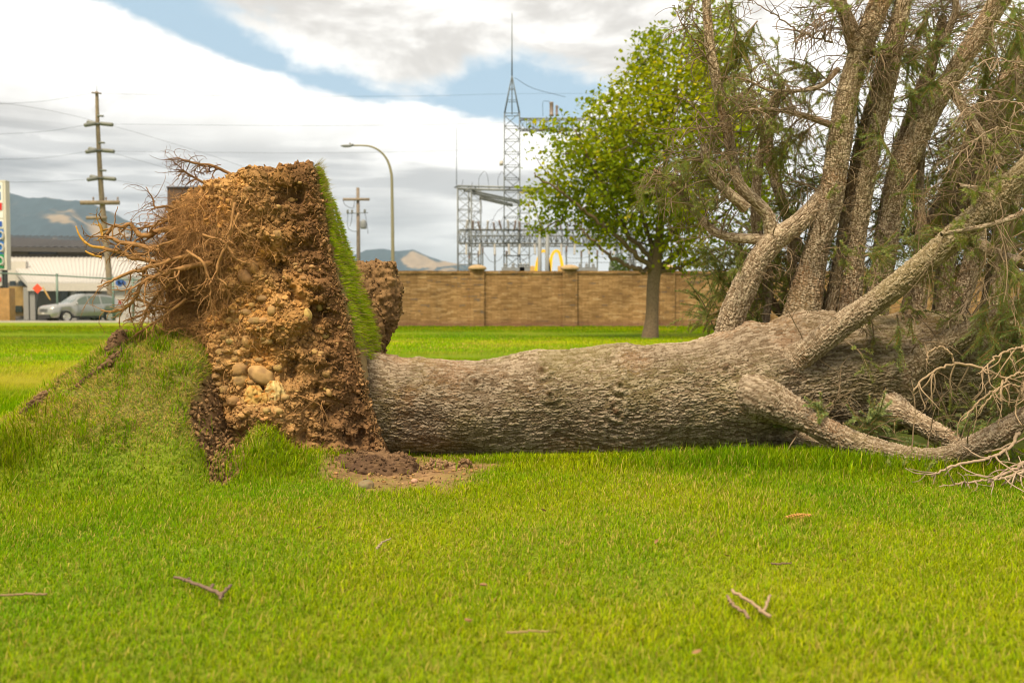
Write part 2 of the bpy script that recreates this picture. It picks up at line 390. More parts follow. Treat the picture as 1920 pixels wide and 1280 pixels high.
def build_grass():
    mb = MB(); r = np.random.default_rng(77)
    # mown turf near the camera
    n = 640000; y = r.uniform(2.35, 7.1, n); x = r.uniform(-1, 1, n)*(y*.53+.45)
    keep = r.random(n) < (y*.53+.45)/(7.1*.53+.45)*1.25; x, y = np.abs(x)*np.sign(x), y
    keep = r.random(n) < .86
    wx = (y*.53+.45); x = r.uniform(-4.25, 4.25, n); keep &= np.abs(x) < wx
    z = ground_z(x, y); d, d1 = dirt_mask(x, y, z); m = mound_mask(x, y, z)
    d2 = d-d1
    p = np.stack([x, y, 0*x], 1)
    clump = fbm(p*7, 2, 33)
    dens = (1-sstep(d, .15, .75))*(1-.36*m*(1-sstep(clump, -.25, .25)))
    keep &= r.random(n) < np.clip(dens+.03, 0, 1)
    keep &= ~((y > 6.75) & (x > -1.0))
    x, y, z, m, d, clump = x[keep], y[keep], z[keep], m[keep], d[keep], clump[keep]; n = len(x)
    root = np.stack([x, y, z-.004], 1)
    col = lawn_colour(x, y, r, .15)
    sm = r.random(n) < m*.50; col[sm] = np.array([.36, .25, .10])*r.uniform(.5, 1.2, sm.sum())[:, None]
    sm = r.random(n) < d*.6; col[sm] = np.array([.42, .30, .13])*r.uniform(.6, 1.1, sm.sum())[:, None]
    L = r.uniform(.020, .050, n)*(1+.25*vnoise(np.stack([x, y, 0*x], 1)*1.7, 41))*(1-.38*m)
    w = r.uniform(.0022, .0038, n)*(1+.12*np.clip(y-3.5, 0, 3))
    wind = np.tile(np.array([.65, .25, 0.]), (n, 1))
    e = .02; nz = np.stack([-(ground_z(x+e, y)-ground_z(x-e, y))/(2*e), -(ground_z(x, y+e)-ground_z(x, y-e))/(2*e), np.ones(n)], 1)
    nz[:, :2] *= .55*m[:, None]; nz /= np.linalg.norm(nz, axis=1)[:, None]
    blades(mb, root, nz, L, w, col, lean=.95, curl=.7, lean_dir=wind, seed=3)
    # a second, shorter growth on the heaved turf
    k = 110000; x2 = r.uniform(-3.6, -1.45, k); y2 = r.uniform(5.1, 6.9, k); z2 = ground_z(x2, y2); m2 = mound_mask(x2, y2, z2); kp = (m2 > r.uniform(.1, .7, k)) & (dirt_mask(x2, y2, z2)[0] < .35)
    x2, y2, z2 = x2[kp], y2[kp], z2[kp]; k = len(x2); c2 = lawn_colour(x2, y2, r, .1)*1.25; s2 = r.random(k) < .56; c2[s2] = np.array([.50, .36, .12])*r.uniform(.6, 1.4, s2.sum())[:, None]
    n2 = np.stack([-(ground_z(x2+e, y2)-ground_z(x2-e, y2))/(2*e)*.7, -(ground_z(x2, y2+e)-ground_z(x2, y2-e))/(2*e)*.7, np.ones(k)], 1); n2 /= np.linalg.norm(n2, axis=1)[:, None]
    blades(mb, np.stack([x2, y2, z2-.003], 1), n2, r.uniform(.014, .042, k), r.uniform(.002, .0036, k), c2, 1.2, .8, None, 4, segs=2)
    # longer tufts: along the trunk, on the hump before the soil, in the lee of the mound, here and there on the mound
    def tuft(cx, cy, sx, sy, cnt, lo, hi, seed, dark=1.0, lean=(.5, -.4, 0)):
        rr = np.random.default_rng(seed)
        x = rr.normal(cx, sx, cnt); y = rr.normal(cy, sy, cnt); z = ground_z(x, y)
        c = lawn_colour(x, y, rr, .08)*dark
        blades(mb, np.stack([x, y, z-.005], 1), np.tile(Z3, (cnt, 1)), rr.uniform(lo, hi, cnt), rr.uniform(.003, .0052, cnt), c, .7, .75, np.tile(np.array(lean), (cnt, 1)), seed)
    tuft(2.0, 6.02, .75, .10, 7500, .05, .13, 5); tuft(1.45, 6.18, .35, .10, 4000, .05, .13, 6); tuft(.6, 6.28, .5, .05, 2600, .04, .09, 7)
    tuft(2.9, 5.9, .6, .2, 6000, .06, .14, 15)
    tuft(-1.47, 5.74, .13, .12, 850, .05, .13, 8, 1.1, (1.4, -.9, 0)); tuft(-1.24, 5.80, .13, .10, 420, .04, .10, 9, 1.1, (1.5, -.8, 0))
    tuft(-2.90, 5.55, .17, .13, 1500, .07, .17, 10, .8, (-.5, -.8, 0))
    tuft(-1.05, 6.12, .22, .05, 700, .05, .11, 11)
    for k in range(90):
        cx = r.uniform(-3.3, -1.7); cy = r.uniform(5.3, 6.4); zz = ground_z(np.array([cx]), np.array([cy]))
        if mound_mask(np.array([cx]), np.array([cy]), zz)[0] > .3 and dirt_mask(np.array([cx]), np.array([cy]), zz)[0][0] < .2: tuft(cx, cy, .03, .03, int(r.integers(30, 90)), .04, .10, 100+k, 1.05, (0, -.2, 0))
    # the lawn beyond
    for lo, hi, a, b, cnt, sd in ((7.0, 46, -450, 620, 190000, 1), (14, 46, 560, 2300, 170000, 2)):
        rr = np.random.default_rng(sd); y = np.exp(rr.uniform(math.log(lo), math.log(hi), cnt)); x = (rr.uniform(a, b, cnt)-960)/FPX*y
        c = mix3(lawn_colour(x, y, rr, .06), STRAW*np.ones((cnt, 3)), lawn_tint(x, y)[1]*.42*sstep(y, 7, 14))
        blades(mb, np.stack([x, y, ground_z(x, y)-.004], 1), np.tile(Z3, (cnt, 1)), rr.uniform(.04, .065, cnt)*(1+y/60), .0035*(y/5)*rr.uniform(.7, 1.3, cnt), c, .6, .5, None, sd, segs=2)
    g = mb.build('grass', M_grass, smooth=True, kind='stuff', label='short mown green and yellowish lawn grass round the fallen tree', category='grass')
M_grass = mat('grass_blade', vcol=True, rough=.75, spec=.06, transl=.45, tcol=(1.2, 1.2, .5, 1))
build_grass()
# ------------------------------------------------------------------ the fallen spruce
fallen = thing('fallen_spruce', 'huge uprooted spruce lying on its side with its soil and root plate standing up', 'fallen tree', (0.2, 6.85, 0))

M_bark = mat('spruce_bark', vcol=True, rough=.9, spec=.12, var=.18, scale=22, bump=.004, bscale=120)
M_limb = mat('limb_bark', vcol=True, rough=.9, spec=.12, var=.22, scale=30, bump=.003, bscale=160)
M_soil = mat('soil', vcol=True, rough=1.0, spec=.05, var=.28, scale=45, bump=.006, bscale=130)
M_stone = mat('river_stone', vcol=True, rough=.75, spec=.2, var=.22, scale=25, bump=.0015, bscale=120)
M_root = mat('root', vcol=True, rough=.85, spec=.15, var=.25, scale=40, bump=.001, bscale=200)
M_needle = mat('needle', vcol=True, rough=.6, spec=.15, transl=.3)
M_twig = mat('twig', vcol=True, rough=.85, spec=.15, var=.2, scale=60)

def bark_surface(path, nu, nv, amp, plate, name, parent, material, seed, tone=1.0, collar=None, moss=0.0, flare=None):
    """a long tapering bole: path rows are x, y, z, radius; scaly plates are real relief"""
    q = spline(path, nu); c, rad = q[:, :3], q[:, 3]
    t = np.gradient(c, axis=0); ds = np.linalg.norm(t, axis=1); t /= ds[:, None]; arc = np.cumsum(ds)
    a = np.array([0, 0, 1.]) if abs(t[0, 2]) < .8 else np.array([0, 1., 0]); u = np.cross(t, a); u /= np.linalg.norm(u, axis=1)[:, None]; w = np.cross(u, t)
    ang = np.arange(nv)*2*math.pi/nv
    N = (np.cos(ang)[None, :, None]*u[:, None]+np.sin(ang)[None, :, None]*w[:, None])
    R0 = np.repeat(rad[:, None], nv, 1)
    arcs = np.repeat(arc[:, None], nv, 1)
    # noise space: along the bole, and the direction round it
    pr = np.median(rad)
    sp = np.stack([arcs.ravel(), (np.cos(ang)[None]*R0).ravel(), (np.sin(ang)[None]*R0).ravel()], 1)
    big = fbm(sp*2.2, 3, seed+40)*.06*pr/.34
    warp = np.stack([fbm(sp*np.array([7, 14, 14]), 3, seed+s) for s in (1, 2, 3)], 1)*np.array([.035, .016, .016])*(plate/.034)
    q1 = (sp+warp)/np.array([plate*2.5, plate*.70, plate*.70]); f1, f2, idn = worley(q1, seed); s1 = sp[:, 1]*0
    q2 = (sp+warp*.6)/np.array([plate*1.1, plate*.33, plate*.33]); g1, g2, id2 = worley(q2, seed+9)
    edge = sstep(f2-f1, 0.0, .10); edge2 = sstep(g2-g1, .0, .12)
    fine = fbm(sp/np.array([plate*.5, plate*.2, plate*.2]), 3, seed+70)
    d = big+amp*(edge*(.30+.8*idn)*(1-.55*f1)+.42*edge2*(.3+id2)*(1-.5*g1)+.60*fine+.3*fbm(sp/np.array([plate*.25, plate*.1, plate*.1]), 2, seed+75))-amp*.8
    knot = 0*big; patch = 1+.30*fbm(sp*np.array([1.3, 2.6, 2.6]), 3, seed+95)
    if collar is not None:
        for (cx, cy, cz, h, s) in collar:
            dd = ((c[:, None]+N*R0[..., None]-np.array([cx, cy, cz]))**2).sum(-1).ravel()
            d = d+h*np.exp(-dd/s**2)
            if s < .055: d = d+.012*np.cos(np.sqrt(dd)/s*5.2)*np.exp(-dd/(s*1.5)**2); knot = np.maximum(knot, np.exp(-dd/(s*.45)**2))
    if flare is not None: d = d+flare(sp)
    v = (c[:, None]+N*(R0+d.reshape(R0.shape))[..., None]).reshape(-1, 3)
    col = mix3(np.tile([.185, .130, .080], (len(d), 1)), np.array([.44, .350, .250]), np.clip(.5+1.5*(idn-.5)+.5*fine, 0, 1))
    red = sstep(fbm(sp*3, 3, seed+80)+.5*(id2-.5), .28, .5); col = mix3(col, np.array([.32, .135, .045]), red*.3)
    col = mix3(col, np.array([.11, .065, .035]), (1-edge)*.8)  # crack dirt, deepened with crack shade put into the colour
    col = mix3(col, np.array([.12, .06, .03]), knot*.8)
    if moss > 0:
        ms = sstep(fbm(sp*1.6, 3, seed+90)+.35*(id2-.5), .0, .38); col = mix3(col, np.array([.155, .145, .035]), ms*moss)
    mb = MB(); k = np.arange(nu*nv).reshape(nu, nv)
    f = np.stack([k[:-1, :], np.roll(k, -1, 1)[:-1, :], np.roll(k, -1, 1)[1:, :], k[1:, :]], -1).reshape(-1, 4)
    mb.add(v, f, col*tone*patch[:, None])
    return mb.build(name, material, parent)

# --- trunk: photo pixels along its axis, distance, radius in pixels
TR = [(655, 760, 6.85, 104), (720, 762, 6.83, 101), (800, 764, 6.82, 98), (950, 763, 6.80, 97), (1100, 757, 6.79, 100), (1220, 748, 6.78, 106), (1330, 736, 6.77, 108), (1450, 722, 6.77, 111), (1560, 709, 6.79, 110), (1680, 700, 6.85, 106), (1820, 694, 6.92, 100), (1960, 690, 7.0, 94), (2150, 684, 7.1, 88)]
tr = np.array([[*P(a, b, D), r/S(D)] for a, b, D, r in TR])
def on_trunk(px, py, push=0.0):
    """where the ray through a photo pixel meets the camera side of the trunk"""
    q = spline(tr, 600); k = np.argmin(np.abs(project(q[:, :3])[0]-px)); c, r = q[k, :3], q[k, 3]
    best = None
    for D in np.linspace(c[1]-r*1.05, c[1], 60):
        p = P(px, py, D)
        if math.hypot(p[1]-c[1], p[2]-c[2]) <= r: best = p; break
    return (best if best is not None else P(px, py, c[1]))+np.array([0, -push, 0])
knots = [(1030, 737, .045, .05), (1160, 722, .04, .045), (1283, 690, .05, .06), (1015, 694, .02, .05), (892, 716, .02, .04), (1155, 770, .02, .05), (1360, 690, .03, .05), (1432, 748, .09, .16), (1475, 680, .08, .12), (1690, 770, .07, .11), (1700, 690, .08, .12), (1490, 815, .05, .08), (1255, 640, .03, .08)]
collar = [(*on_trunk(a, b), h*.75, s) for a, b, h, s in knots]
collar += [(*P(1390, 610, 6.8), .06, .16), (*P(1510, 600, 6.8), .07, .16), (*P(1600, 598, 6.85), .06, .15), (*P(1700, 596, 6.9), .05, .15)]
def rings(sp): return 0*sp[:, 0]
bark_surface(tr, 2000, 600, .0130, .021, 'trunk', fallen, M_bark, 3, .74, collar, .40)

# ------------------------------------------------------------------ limbs, twigs and needles
def limb_pts(rows): return np.array([[*P(a, b, D), (.83 if 22 < w < 66 else 1.0)*w/2/S(D)] for a, b, D, w in rows])
needles_total = 0
def needle_shoot(mb, p, d, L, r, dens=520, nl=.021, tint=0.0):
    dens = dens*1.9
    """needles all round a shoot from p along d (bending down a little)"""
    n = max(8, int(L*dens)); t = r.uniform(0, 1, n)
    d = d/np.linalg.norm(d); a = np.cross(d, Z3); a /= np.linalg.norm(a)+1e-9; b = np.cross(d, a)
    sag = np.array([0, 0, -1.])*.12*L
    base = p+d*(t*L)[:, None]+sag*(t**2)[:, None]
    an = r.uniform(0, 2*math.pi, n); rad = np.cos(an)[:, None]*a+np.sin(an)[:, None]*b
    dirn = d*r.uniform(.15, .75, n)[:, None]+rad; dirn[:, 2] += .15; dirn /= np.linalg.norm(dirn, axis=1)[:, None]
    ln = nl*r.uniform(.7, 1.2, n); wd = .0036
    sd = np.cross(dirn, d+r.normal(0, .3, (n, 3))); sd /= np.linalg.norm(sd, axis=1)[:, None]+1e-9
    v = np.stack([base-sd*wd/2, base+sd*wd/2, base+dirn*ln[:, None]], 1)
    old, blue, dry = np.array([.26, .285, .055]), np.array([.28, .41, .20]), np.array([.38, .24, .08])
    k = np.clip(tint+r.normal(0, .12, n), 0, 1); c = mix3(np.tile(old, (n, 1)), blue, k)
    c = mix3(c, dry, (r.random(n) < .12)*.8)*r.uniform(.7, 1.25, n)[:, None]
    mb.add(v.reshape(-1, 3), np.arange(n*3).reshape(n, 3), np.repeat(c, 3, 0))
def twig_walk(p, d, L, r, curl=.5, droop=.3, n=8):
    pts = [p]; d = d/np.linalg.norm(d); ax = r.normal(0, 1, 3); ax /= np.linalg.norm(ax)
    for k in range(n):
        d = d+np.cross(ax, d)*curl/n*1.6+r.normal(0, .10, 3)+np.array([0, 0, -droop/n*1.4]); d /= np.linalg.norm(d)
        pts.append(pts[-1]+d*L/n)
    return np.array(pts), d
TWC = np.array([.21, .15, .09])
def grow(tw, nd, path, r, count, Lr=(.16, .5), leafy=.3, t0=.1, side=None, droop=.25, curl=.6, dens=520, tint=.2, sub=6, rad=.0038):
    q = spline(path, 160); c, rd = q[:, :3], q[:, 3]; T = np.gradient(c, axis=0); T /= np.linalg.norm(T, axis=1)[:, None]
    for _ in range(count):
        k = int(np.clip(r.uniform(t0, 1.0), 0, .995)*159)
        v = r.normal(0, 1, 3); v -= T[k]*np.dot(v, T[k]); v /= np.linalg.norm(v)
        d = v+T[k]*r.uniform(-.1, .9)
        if side is not None: d = d+np.array(side)*r.uniform(.2, 1.0)
        L = r.uniform(*Lr); pts, dl = twig_walk(c[k]+v*rd[k]*.8, d, L, r, curl*r.uniform(.2, 1.5), droop*r.uniform(.2, 1.8))
        tone = r.uniform(.65, 1.25); r0 = rad*(.6+L*1.2)*r.uniform(.8, 1.2)
        tw.tube(pts, np.linspace(r0, r0*.45, len(pts)), 5, TWC*tone, cap=False)
        leaf = r.random() < leafy
        for s in range(int(r.integers(max(1, sub-2), sub+2))):
            j = int(r.integers(2, len(pts)-1)); tt = pts[j+1]-pts[j-1]; tt /= np.linalg.norm(tt)
            dd = np.cross(tt, r.normal(0, 1, 3)); dd /= np.linalg.norm(dd)+1e-9
            l2 = L*r.uniform(.22, .55); p2, d2 = twig_walk(pts[j], dd+tt*r.uniform(.3, 1), l2, r, curl*r.uniform(.3, 1.6), droop, 5)
            tw.tube(p2, np.linspace(r0*.6, r0*.32, len(p2)), 4, TWC*tone*r.uniform(.85, 1.1), cap=False)
            if leaf:
                for m_ in (1, 3): needle_shoot(nd, p2[m_], p2[m_+1]-p2[m_]+r.normal(0, .02, 3), l2*.5, r, dens, tint=tint)
        if leaf:
            for m_ in (4, 6): needle_shoot(nd, pts[m_], pts[m_+1]-pts[m_], L*.3, r, dens, tint=tint)
LIMBS = []
def limb(rows, n_tw, leafy, seed, tone=1.0, forks=(), label=None, moss=.1, **kw):
    path = limb_pts(rows); ln = np.linalg.norm(np.diff(path[:, :3], axis=0), axis=1).sum(); r = np.random.default_rng(seed)
    o = bark_surface(path, max(60, int(ln*330)), 96 if rows[0][3] > 26 else 40, .0115*min(1, rows[0][3]/35), .0120, 'limb', fallen, M_limb, seed, tone*1.1, None, moss)
    if label: o['label'] = label
    paths = [path]
    for fr in forks:
        fp = limb_pts(fr); fl = np.linalg.norm(np.diff(fp[:, :3], axis=0), axis=1).sum()
        bark_surface(fp, max(40, int(fl*300)), 48,   .008*min(1, fr[0][3]/30), .011, 'side_limb', o, M_limb, seed+50, tone*1.1, None, moss); paths.append(fp)
    tw, nd = MB(), MB()
    for p in paths: grow(tw, nd, p, r, int(n_tw/len(paths)), leafy=leafy, **kw)
    if tw.n: tw.build('twig_growth', M_twig, o, kind='stuff')
    if nd.n: nd.build('foliage', M_needle, o, kind='stuff')
    return o
# upright limbs of the whorl, left to right
limb([(1362, 640, 6.82, 64), (1376, 585, 6.80, 60), (1410, 510, 6.78, 56), (1448, 455, 6.77, 52), (1500, 415, 6.78, 44), (1545, 360, 6.85, 34), (1580, 290, 6.95, 24)], 196, .15, 31,
     forks=[[(1446, 462, 6.77, 34), (1438, 402, 6.76, 30), (1388, 348, 6.75, 27), (1372, 285, 6.76, 23), (1352, 190, 6.78, 20), (1332, 90, 6.8, 18), (1322, -30, 6.82, 15)],
            [(1400, 392, 6.75, 22), (1335, 330, 6.72, 18), (1318, 270, 6.7, 14)],
            [(1440, 450, 6.8, 20), (1352, 440, 6.85, 18), (1305, 400, 6.88, 14), (1262, 345, 6.9, 9), (1225, 318, 6.9, 6)]], Lr=(.12, .42), t0=.25)
limb([(1495, 625, 6.85, 74), (1510, 560, 6.84, 66), (1530, 470, 6.82, 60), (1556, 380, 6.80, 57), (1572, 280, 6.78, 54), (1590, 170, 6.76, 52), (1618, 85, 6.74, 50), (1665, -30, 6.7, 46)], 196, .15, 32,
     forks=[[(1606, 95, 6.74, 34), (1590, 40, 6.72, 30), (1560, -25, 6.7, 28)], [(1560, 235, 6.78, 12), (1500, 215, 6.7, 10), (1440, 205, 6.6, 7), (1385, 208, 6.5, 4)], [(1572, 130, 6.76, 10), (1530, 165, 6.7, 8), (1450, 170, 6.6, 6), (1400, 150, 6.55, 4)]], Lr=(.12, .4), t0=.15)
limb([(1588, 620, 6.9, 48), (1600, 520, 6.88, 44), (1612, 410, 6.85, 42), (1636, 280, 6.8, 40), (1662, 160, 6.76, 38), (1680, 70, 6.74, 36), (1700, -30, 6.72, 33)], 144, .15, 33,
     forks=[[(1684, 125, 6.74, 10), (1665, 104, 6.7, 10), (1634, 99, 6.62, 11)]], Lr=(.12, .4), t0=.12)
limb([(1640, 610, 6.95, 52), (1660, 470, 6.92, 50), (1686, 340, 6.88, 50), (1738, 220, 6.82, 48), (1800, 120, 6.76, 46), (1850, 40, 6.72, 44), (1900, -40, 6.68, 40)], 186, .15, 34,
     forks=[[(1775, 150, 6.8, 20), (1805, 200, 6.75, 18), (1845, 262, 6.7, 16), (1880, 310, 6.68, 14)], [(1765, 85, 6.85, 15), (1792, 18, 6.8, 14), (1780, -30, 6.8, 12)]], Lr=(.12, .42), t0=.12)
limb([(1525, 610, 7.05, 26), (1490, 530, 7.08, 24), (1486, 470, 7.1, 20), (1500, 400, 7.15, 14)], 22, .25, 35, .9, t0=.2)
limb([(1790, 600, 7.0, 44), (1815, 520, 6.98, 42), (1832, 440, 6.96, 40), (1834, 330, 6.95, 24), (1830, 240, 6.95, 18)], 50, .15, 36, .95, t0=.2)
limb([(1700, 600, 7.1, 40), (1735, 450, 7.2, 34), (1790, 330, 7.25, 28), (1850, 200, 7.3, 24), (1930, 90, 7.3, 20)], 60, .3, 44, .85, t0=.2)
for k, rows in enumerate([[(1552, 610, 6.98, 30), (1576, 470, 6.98, 27), (1606, 300, 6.97, 24), (1652, 130, 6.95, 20), (1700, -40, 6.92, 16)], [(1722, 610, 7.0, 32), (1728, 470, 7.0, 29), (1722, 330, 7.0, 25), (1738, 170, 6.98, 20), (1768, 30, 6.95, 14)], [(1764, 600, 7.05, 34), (1790, 440, 7.05, 30), (1846, 270, 7.0, 27), (1925, 110, 6.95, 24)],
                          [(1870, 590, 6.95, 36), (1884, 450, 6.9, 32), (1918, 320, 6.85, 28), (1975, 190, 6.8, 24)], [(1432, 610, 7.05, 26), (1440, 520, 7.06, 23), (1418, 420, 7.05, 19), (1424, 300, 7.05, 15), (1450, 180, 7.05, 10)], [(1652, 610, 7.1, 28), (1648, 470, 7.1, 25), (1676, 320, 7.1, 22), (1716, 190, 7.1, 18), (1770, 60, 7.1, 14)]]):
    limb(rows, 36, .10, 90+k, 1.05, t0=.15, Lr=(.10, .34))
# limbs on the near side
limb([(1405, 712, 6.70, 110), (1448, 692, 6.47, 84), (1500, 668, 6.40, 60), (1570, 616, 6.34, 56), (1660, 552, 6.26, 55), (1750, 478, 6.18, 54), (1838, 402, 6.10, 54), (1905, 335, 6.02, 52), (1990, 250, 5.92, 48)], 60, .25, 37, .82,
     forks=[[(1832, 455, 6.12, 34), (1880, 482, 6.02, 30), (1960, 505, 5.9, 27)], [(1850, 395, 6.1, 16), (1838, 358, 6.02, 13), (1796, 349, 5.95, 11)], [(1955, 378, 5.9, 13), (1880, 415, 5.82, 11), (1765, 440, 5.75, 8)]], moss=.3, t0=.2, droop=.5)
limb([(1640, 722, 6.75, 90), (1690, 700, 6.54, 70), (1735, 670, 6.46, 56), (1790, 636, 6.42, 52), (1860, 598, 6.38, 48), (1960, 545, 6.32, 42)], 30, .35, 38, .92, moss=.2, t0=.3, droop=.7)
limb([(1385, 728, 6.62, 110), (1424, 743, 6.36, 88), (1465, 762, 6.28, 66), (1515, 788, 6.22, 56), (1570, 818, 6.18, 54), (1650, 846, 6.06, 54), (1740, 860, 5.95, 52), (1825, 838, 5.86, 54), (1900, 798, 5.78, 52), (1990, 745, 5.70, 48)], 34, .35, 39, .80, moss=.3, t0=.25, droop=.1)
limb([(1630, 745, 6.72, 90), (1668, 762, 6.50, 66), (1705, 782, 6.42, 50), (1745, 806, 6.36, 48), (1800, 835, 6.28, 44)], 12, .4, 40, 1.0)
limb([(1440, 795, 6.7, 60), (1470, 807, 6.52, 40), (1510, 824, 6.45, 30), (1570, 842, 6.38, 24)], 4, .3, 41, 1.0)
# far limbs with dense hanging shoots
for k, rows in enumerate([[(1560, 600, 7.3, 30), (1480, 420, 7.5, 24), (1440, 260, 7.6, 18), (1470, 150, 7.6, 10)], [(1760, 600, 7.4, 34), (1780, 400, 7.6, 26), (1840, 240, 7.7, 20), (1900, 100, 7.7, 14)],
                          [(1850, 600, 7.5, 34), (1880, 420, 7.7, 26), (1935, 280, 7.8, 20), (1990, 140, 7.8, 14)], [(1620, 600, 7.4, 26), (1680, 380, 7.6, 20), (1730, 200, 7.7, 14), (1760, 60, 7.7, 8)],
                          [(1500, 620, 7.2, 26), (1440, 560, 7.3, 20), (1400, 500, 7.4, 14), (1380, 450, 7.4, 8)], [(1800, 560, 7.5, 30), (1840, 380, 7.8, 24), (1880, 200, 7.9, 18), (1930, 20, 7.9, 12)]]):
    limb(rows, [35, 80, 170, 30, 60, 160][k], .75, 60+k, .7, Lr=(.2, .6), t0=.2, droop=.8, dens=420, tint=.15, sub=5)
def spray(px0, py0, px1, py1, D, n, seed, tint=.3, w=30, hang=True, sub=5):
    """a needled branch end, drawn from one photo pixel to another"""
    r = np.random.default_rng(seed); tw, nd = MB(), MB(); a, b = P(px0, py0, D), P(px1, py1, D-.05); ax = b-a; Ls = np.linalg.norm(ax); s = w/S(D)
    main = spline(np.array([a, (a+b)/2+r.normal(0, .02, 3)+np.array([0, 0, .02]), b]), 12); tw.tube(main, np.linspace(.006, .0025, 12), 5, TWC*.9)
    needle_shoot(nd, a+ax*.3, ax, Ls*.7, r, 520, tint=tint)
    for k in range(n):
        t = r.uniform(.05, .95); p = a+ax*t; d = ax/Ls*r.uniform(.3, 1)+r.normal(0, .75, 3)+(np.array([0, 0, -.5]) if hang else np.array([0, 0, .2])); d /= np.linalg.norm(d)
        L = s*r.uniform(.6, 1.4)
        tw.tube(np.array([p, p+d*L*.5, p+d*L]), [.0022, .0018, .001], 4, np.array([.24, .13, .05])); needle_shoot(nd, p, d, L, r, 560, tint=tint)
    o = tw.build('branch', M_twig, fallen); nd.build('foliage', M_needle, o, kind='stuff'); return o
SPR = [(1300, 335, 1205, 330, 6.85, 16, .1, 36), (1320, 380, 1235, 375, 6.85, 12, .1, 30), (1380, 60, 1340, 200, 6.8, 26, .15, 40), (1360, 0, 1390, 90, 6.85, 20, .15, 42), (1350, 230, 1310, 300, 6.8, 18, .15, 36),
       (1440, 560, 1330, 590, 7.0, 18, .2, 36), (1420, 500, 1310, 520, 7.05, 16, .2, 34), (1400, 620, 1290, 600, 7.05, 10, .2, 26),
       (1620, 480, 1740, 440, 6.5, 36, .35, 48), (1690, 500, 1640, 560, 6.5, 14, .3, 36), (1625, 590, 1640, 640, 6.45, 6, .25, 20), (1682, 590, 1692, 690, 6.3, 12, .35, 26), (1706, 590, 1712, 640, 6.3, 6, .3, 22),
       (1700, 120, 1790, 60, 6.7, 26, .45, 44), (1690, 190, 1760, 150, 6.7, 22, .4, 44), (1640, 240, 1690, 330, 6.6, 14, .4, 40), (1720, 320, 1690, 400, 6.65, 14, .35, 40), (1550, 150, 1480, 110, 7.0, 22, .15, 40),
       (1530, 230, 1440, 300, 7.05, 36, .15, 52), (1480, 160, 1420, 240, 7.1, 30, .15, 50), (1560, 330, 1480, 360, 7.05, 24, .15, 44), (1530, 420, 1450, 380, 7.0, 16, .2, 40),
       (1880, 520, 1870, 690, 5.95, 40, .4, 60), (1910, 540, 1900, 720, 5.9, 40, .4, 60), (1850, 560, 1840, 640, 6.0, 18, .4, 44), (1930, 600, 1925, 780, 5.85, 36, .4, 60), (1890, 480, 1940, 560, 5.95, 24, .4, 50), (1860, 320, 1920, 420, 6.2, 22, .35, 46), (1760, 450, 1850, 460, 6.3, 22, .3, 44),
       (1430, 610, 1350, 540, 7.0, 26, .2, 44), (1380, 560, 1320, 460, 7.1, 22, .2, 40), (1340, 620, 1300, 540, 7.1, 18, .25, 36), (1480, 480, 1420, 520, 7.1, 20, .2, 40), (1580, 480, 1600, 560, 7.1, 22, .2, 44), (1660, 380, 1640, 500, 7.15, 24, .2, 44), (1720, 420, 1750, 540, 7.0, 26, .25, 46), (1420, 40, 1370, 130, 6.95, 26, .15, 44), (1300, 40, 1360, 160, 7.0, 22, .15, 40), (1780, 300, 1760, 430, 7.0, 26, .2, 46), (1600, 160, 1620, 300, 7.0, 24, .2, 40), (1860, 60, 1840, 180, 7.0, 30, .2, 50), (1905, 130, 1880, 260, 6.9, 30, .3, 50), (1740, 20, 1700, 120, 7.0, 26, .3, 46), (1900, 10, 1915, 110, 6.3, 24, .45, 46),
       (1560, 785, 1530, 760, 6.22, 20, .45, 34), (1610, 805, 1655, 772, 6.18, 30, .5, 40), (1640, 815, 1700, 830, 6.15, 30, .5, 38), (1580, 792, 1625, 812, 6.2, 24, .45, 34), (1800, 818, 1818, 772, 6.0, 16, .6, 28), (1850, 802, 1885, 775, 5.95, 20, .5, 32), (1460, 805, 1470, 790, 6.42, 5, .45, 18), (1398, 716, 1425, 712, 6.42, 4, .7, 16), (1890, 800, 1910, 770, 5.95, 10, .5, 28), (1850, 880, 1920, 850, 5.85, 14, .4, 30)]
for k, (a, b, c, d, D, n, tint, w) in enumerate(SPR): spray(a, b, c, d, D, int(n*1.25), 300+k, tint, w, hang=not (a in (1398, 1800, 1610)))
# pale bare twigs sweeping towards the camera on the right
def bare(rows, seed, kids=10, hang=1.0, col=(.31, .22, .135), thin=1.0):
    r = np.random.default_rng(seed); q = limb_pts(rows); q[:, 3] *= .56*thin; pts = spline(q, 40); pts[:, :3] += .004*r.normal(0, 1, (40, 3)); mb = MB(); mb.tube(pts[:, :3], pts[:, 3], 6, np.array(col))
    for k in range(kids):
        j = int(r.integers(3, 38)); T = pts[j+1, :3]-pts[j-1, :3]; T /= np.linalg.norm(T)
        d = r.normal(0, .45, 3)+T*.35+np.array([0, -.1, -.9*hang]); L = r.uniform(.10, .26); p2, _ = twig_walk(pts[j, :3], d, L, r, r.uniform(.2, 1.1), .4*hang, 8)
        mb.tube(p2, np.linspace(pts[j, 3]*.7, pts[j, 3]*.42, 9), 5, np.array(col)*r.uniform(.8, 1.08))
        if r.random() < .5:
            j2 = int(r.integers(2, 6)); p3, _ = twig_walk(p2[j2], d+r.normal(0, .6, 3), L*.5, r, .8, .4*hang, 6); mb.tube(p3, np.linspace(pts[j, 3]*.5, pts[j, 3]*.3, 7), 4, np.array(col)*.95)
    mb.build('twig', M_twig, fallen)
bare([(1935, 770, 5.75, 12), (1895, 720, 5.7, 11), (1845, 692, 5.66, 10), (1785, 682, 5.62, 9), (1735, 708, 5.6, 8), (1712, 735, 5.6, 7)], 401, 15)
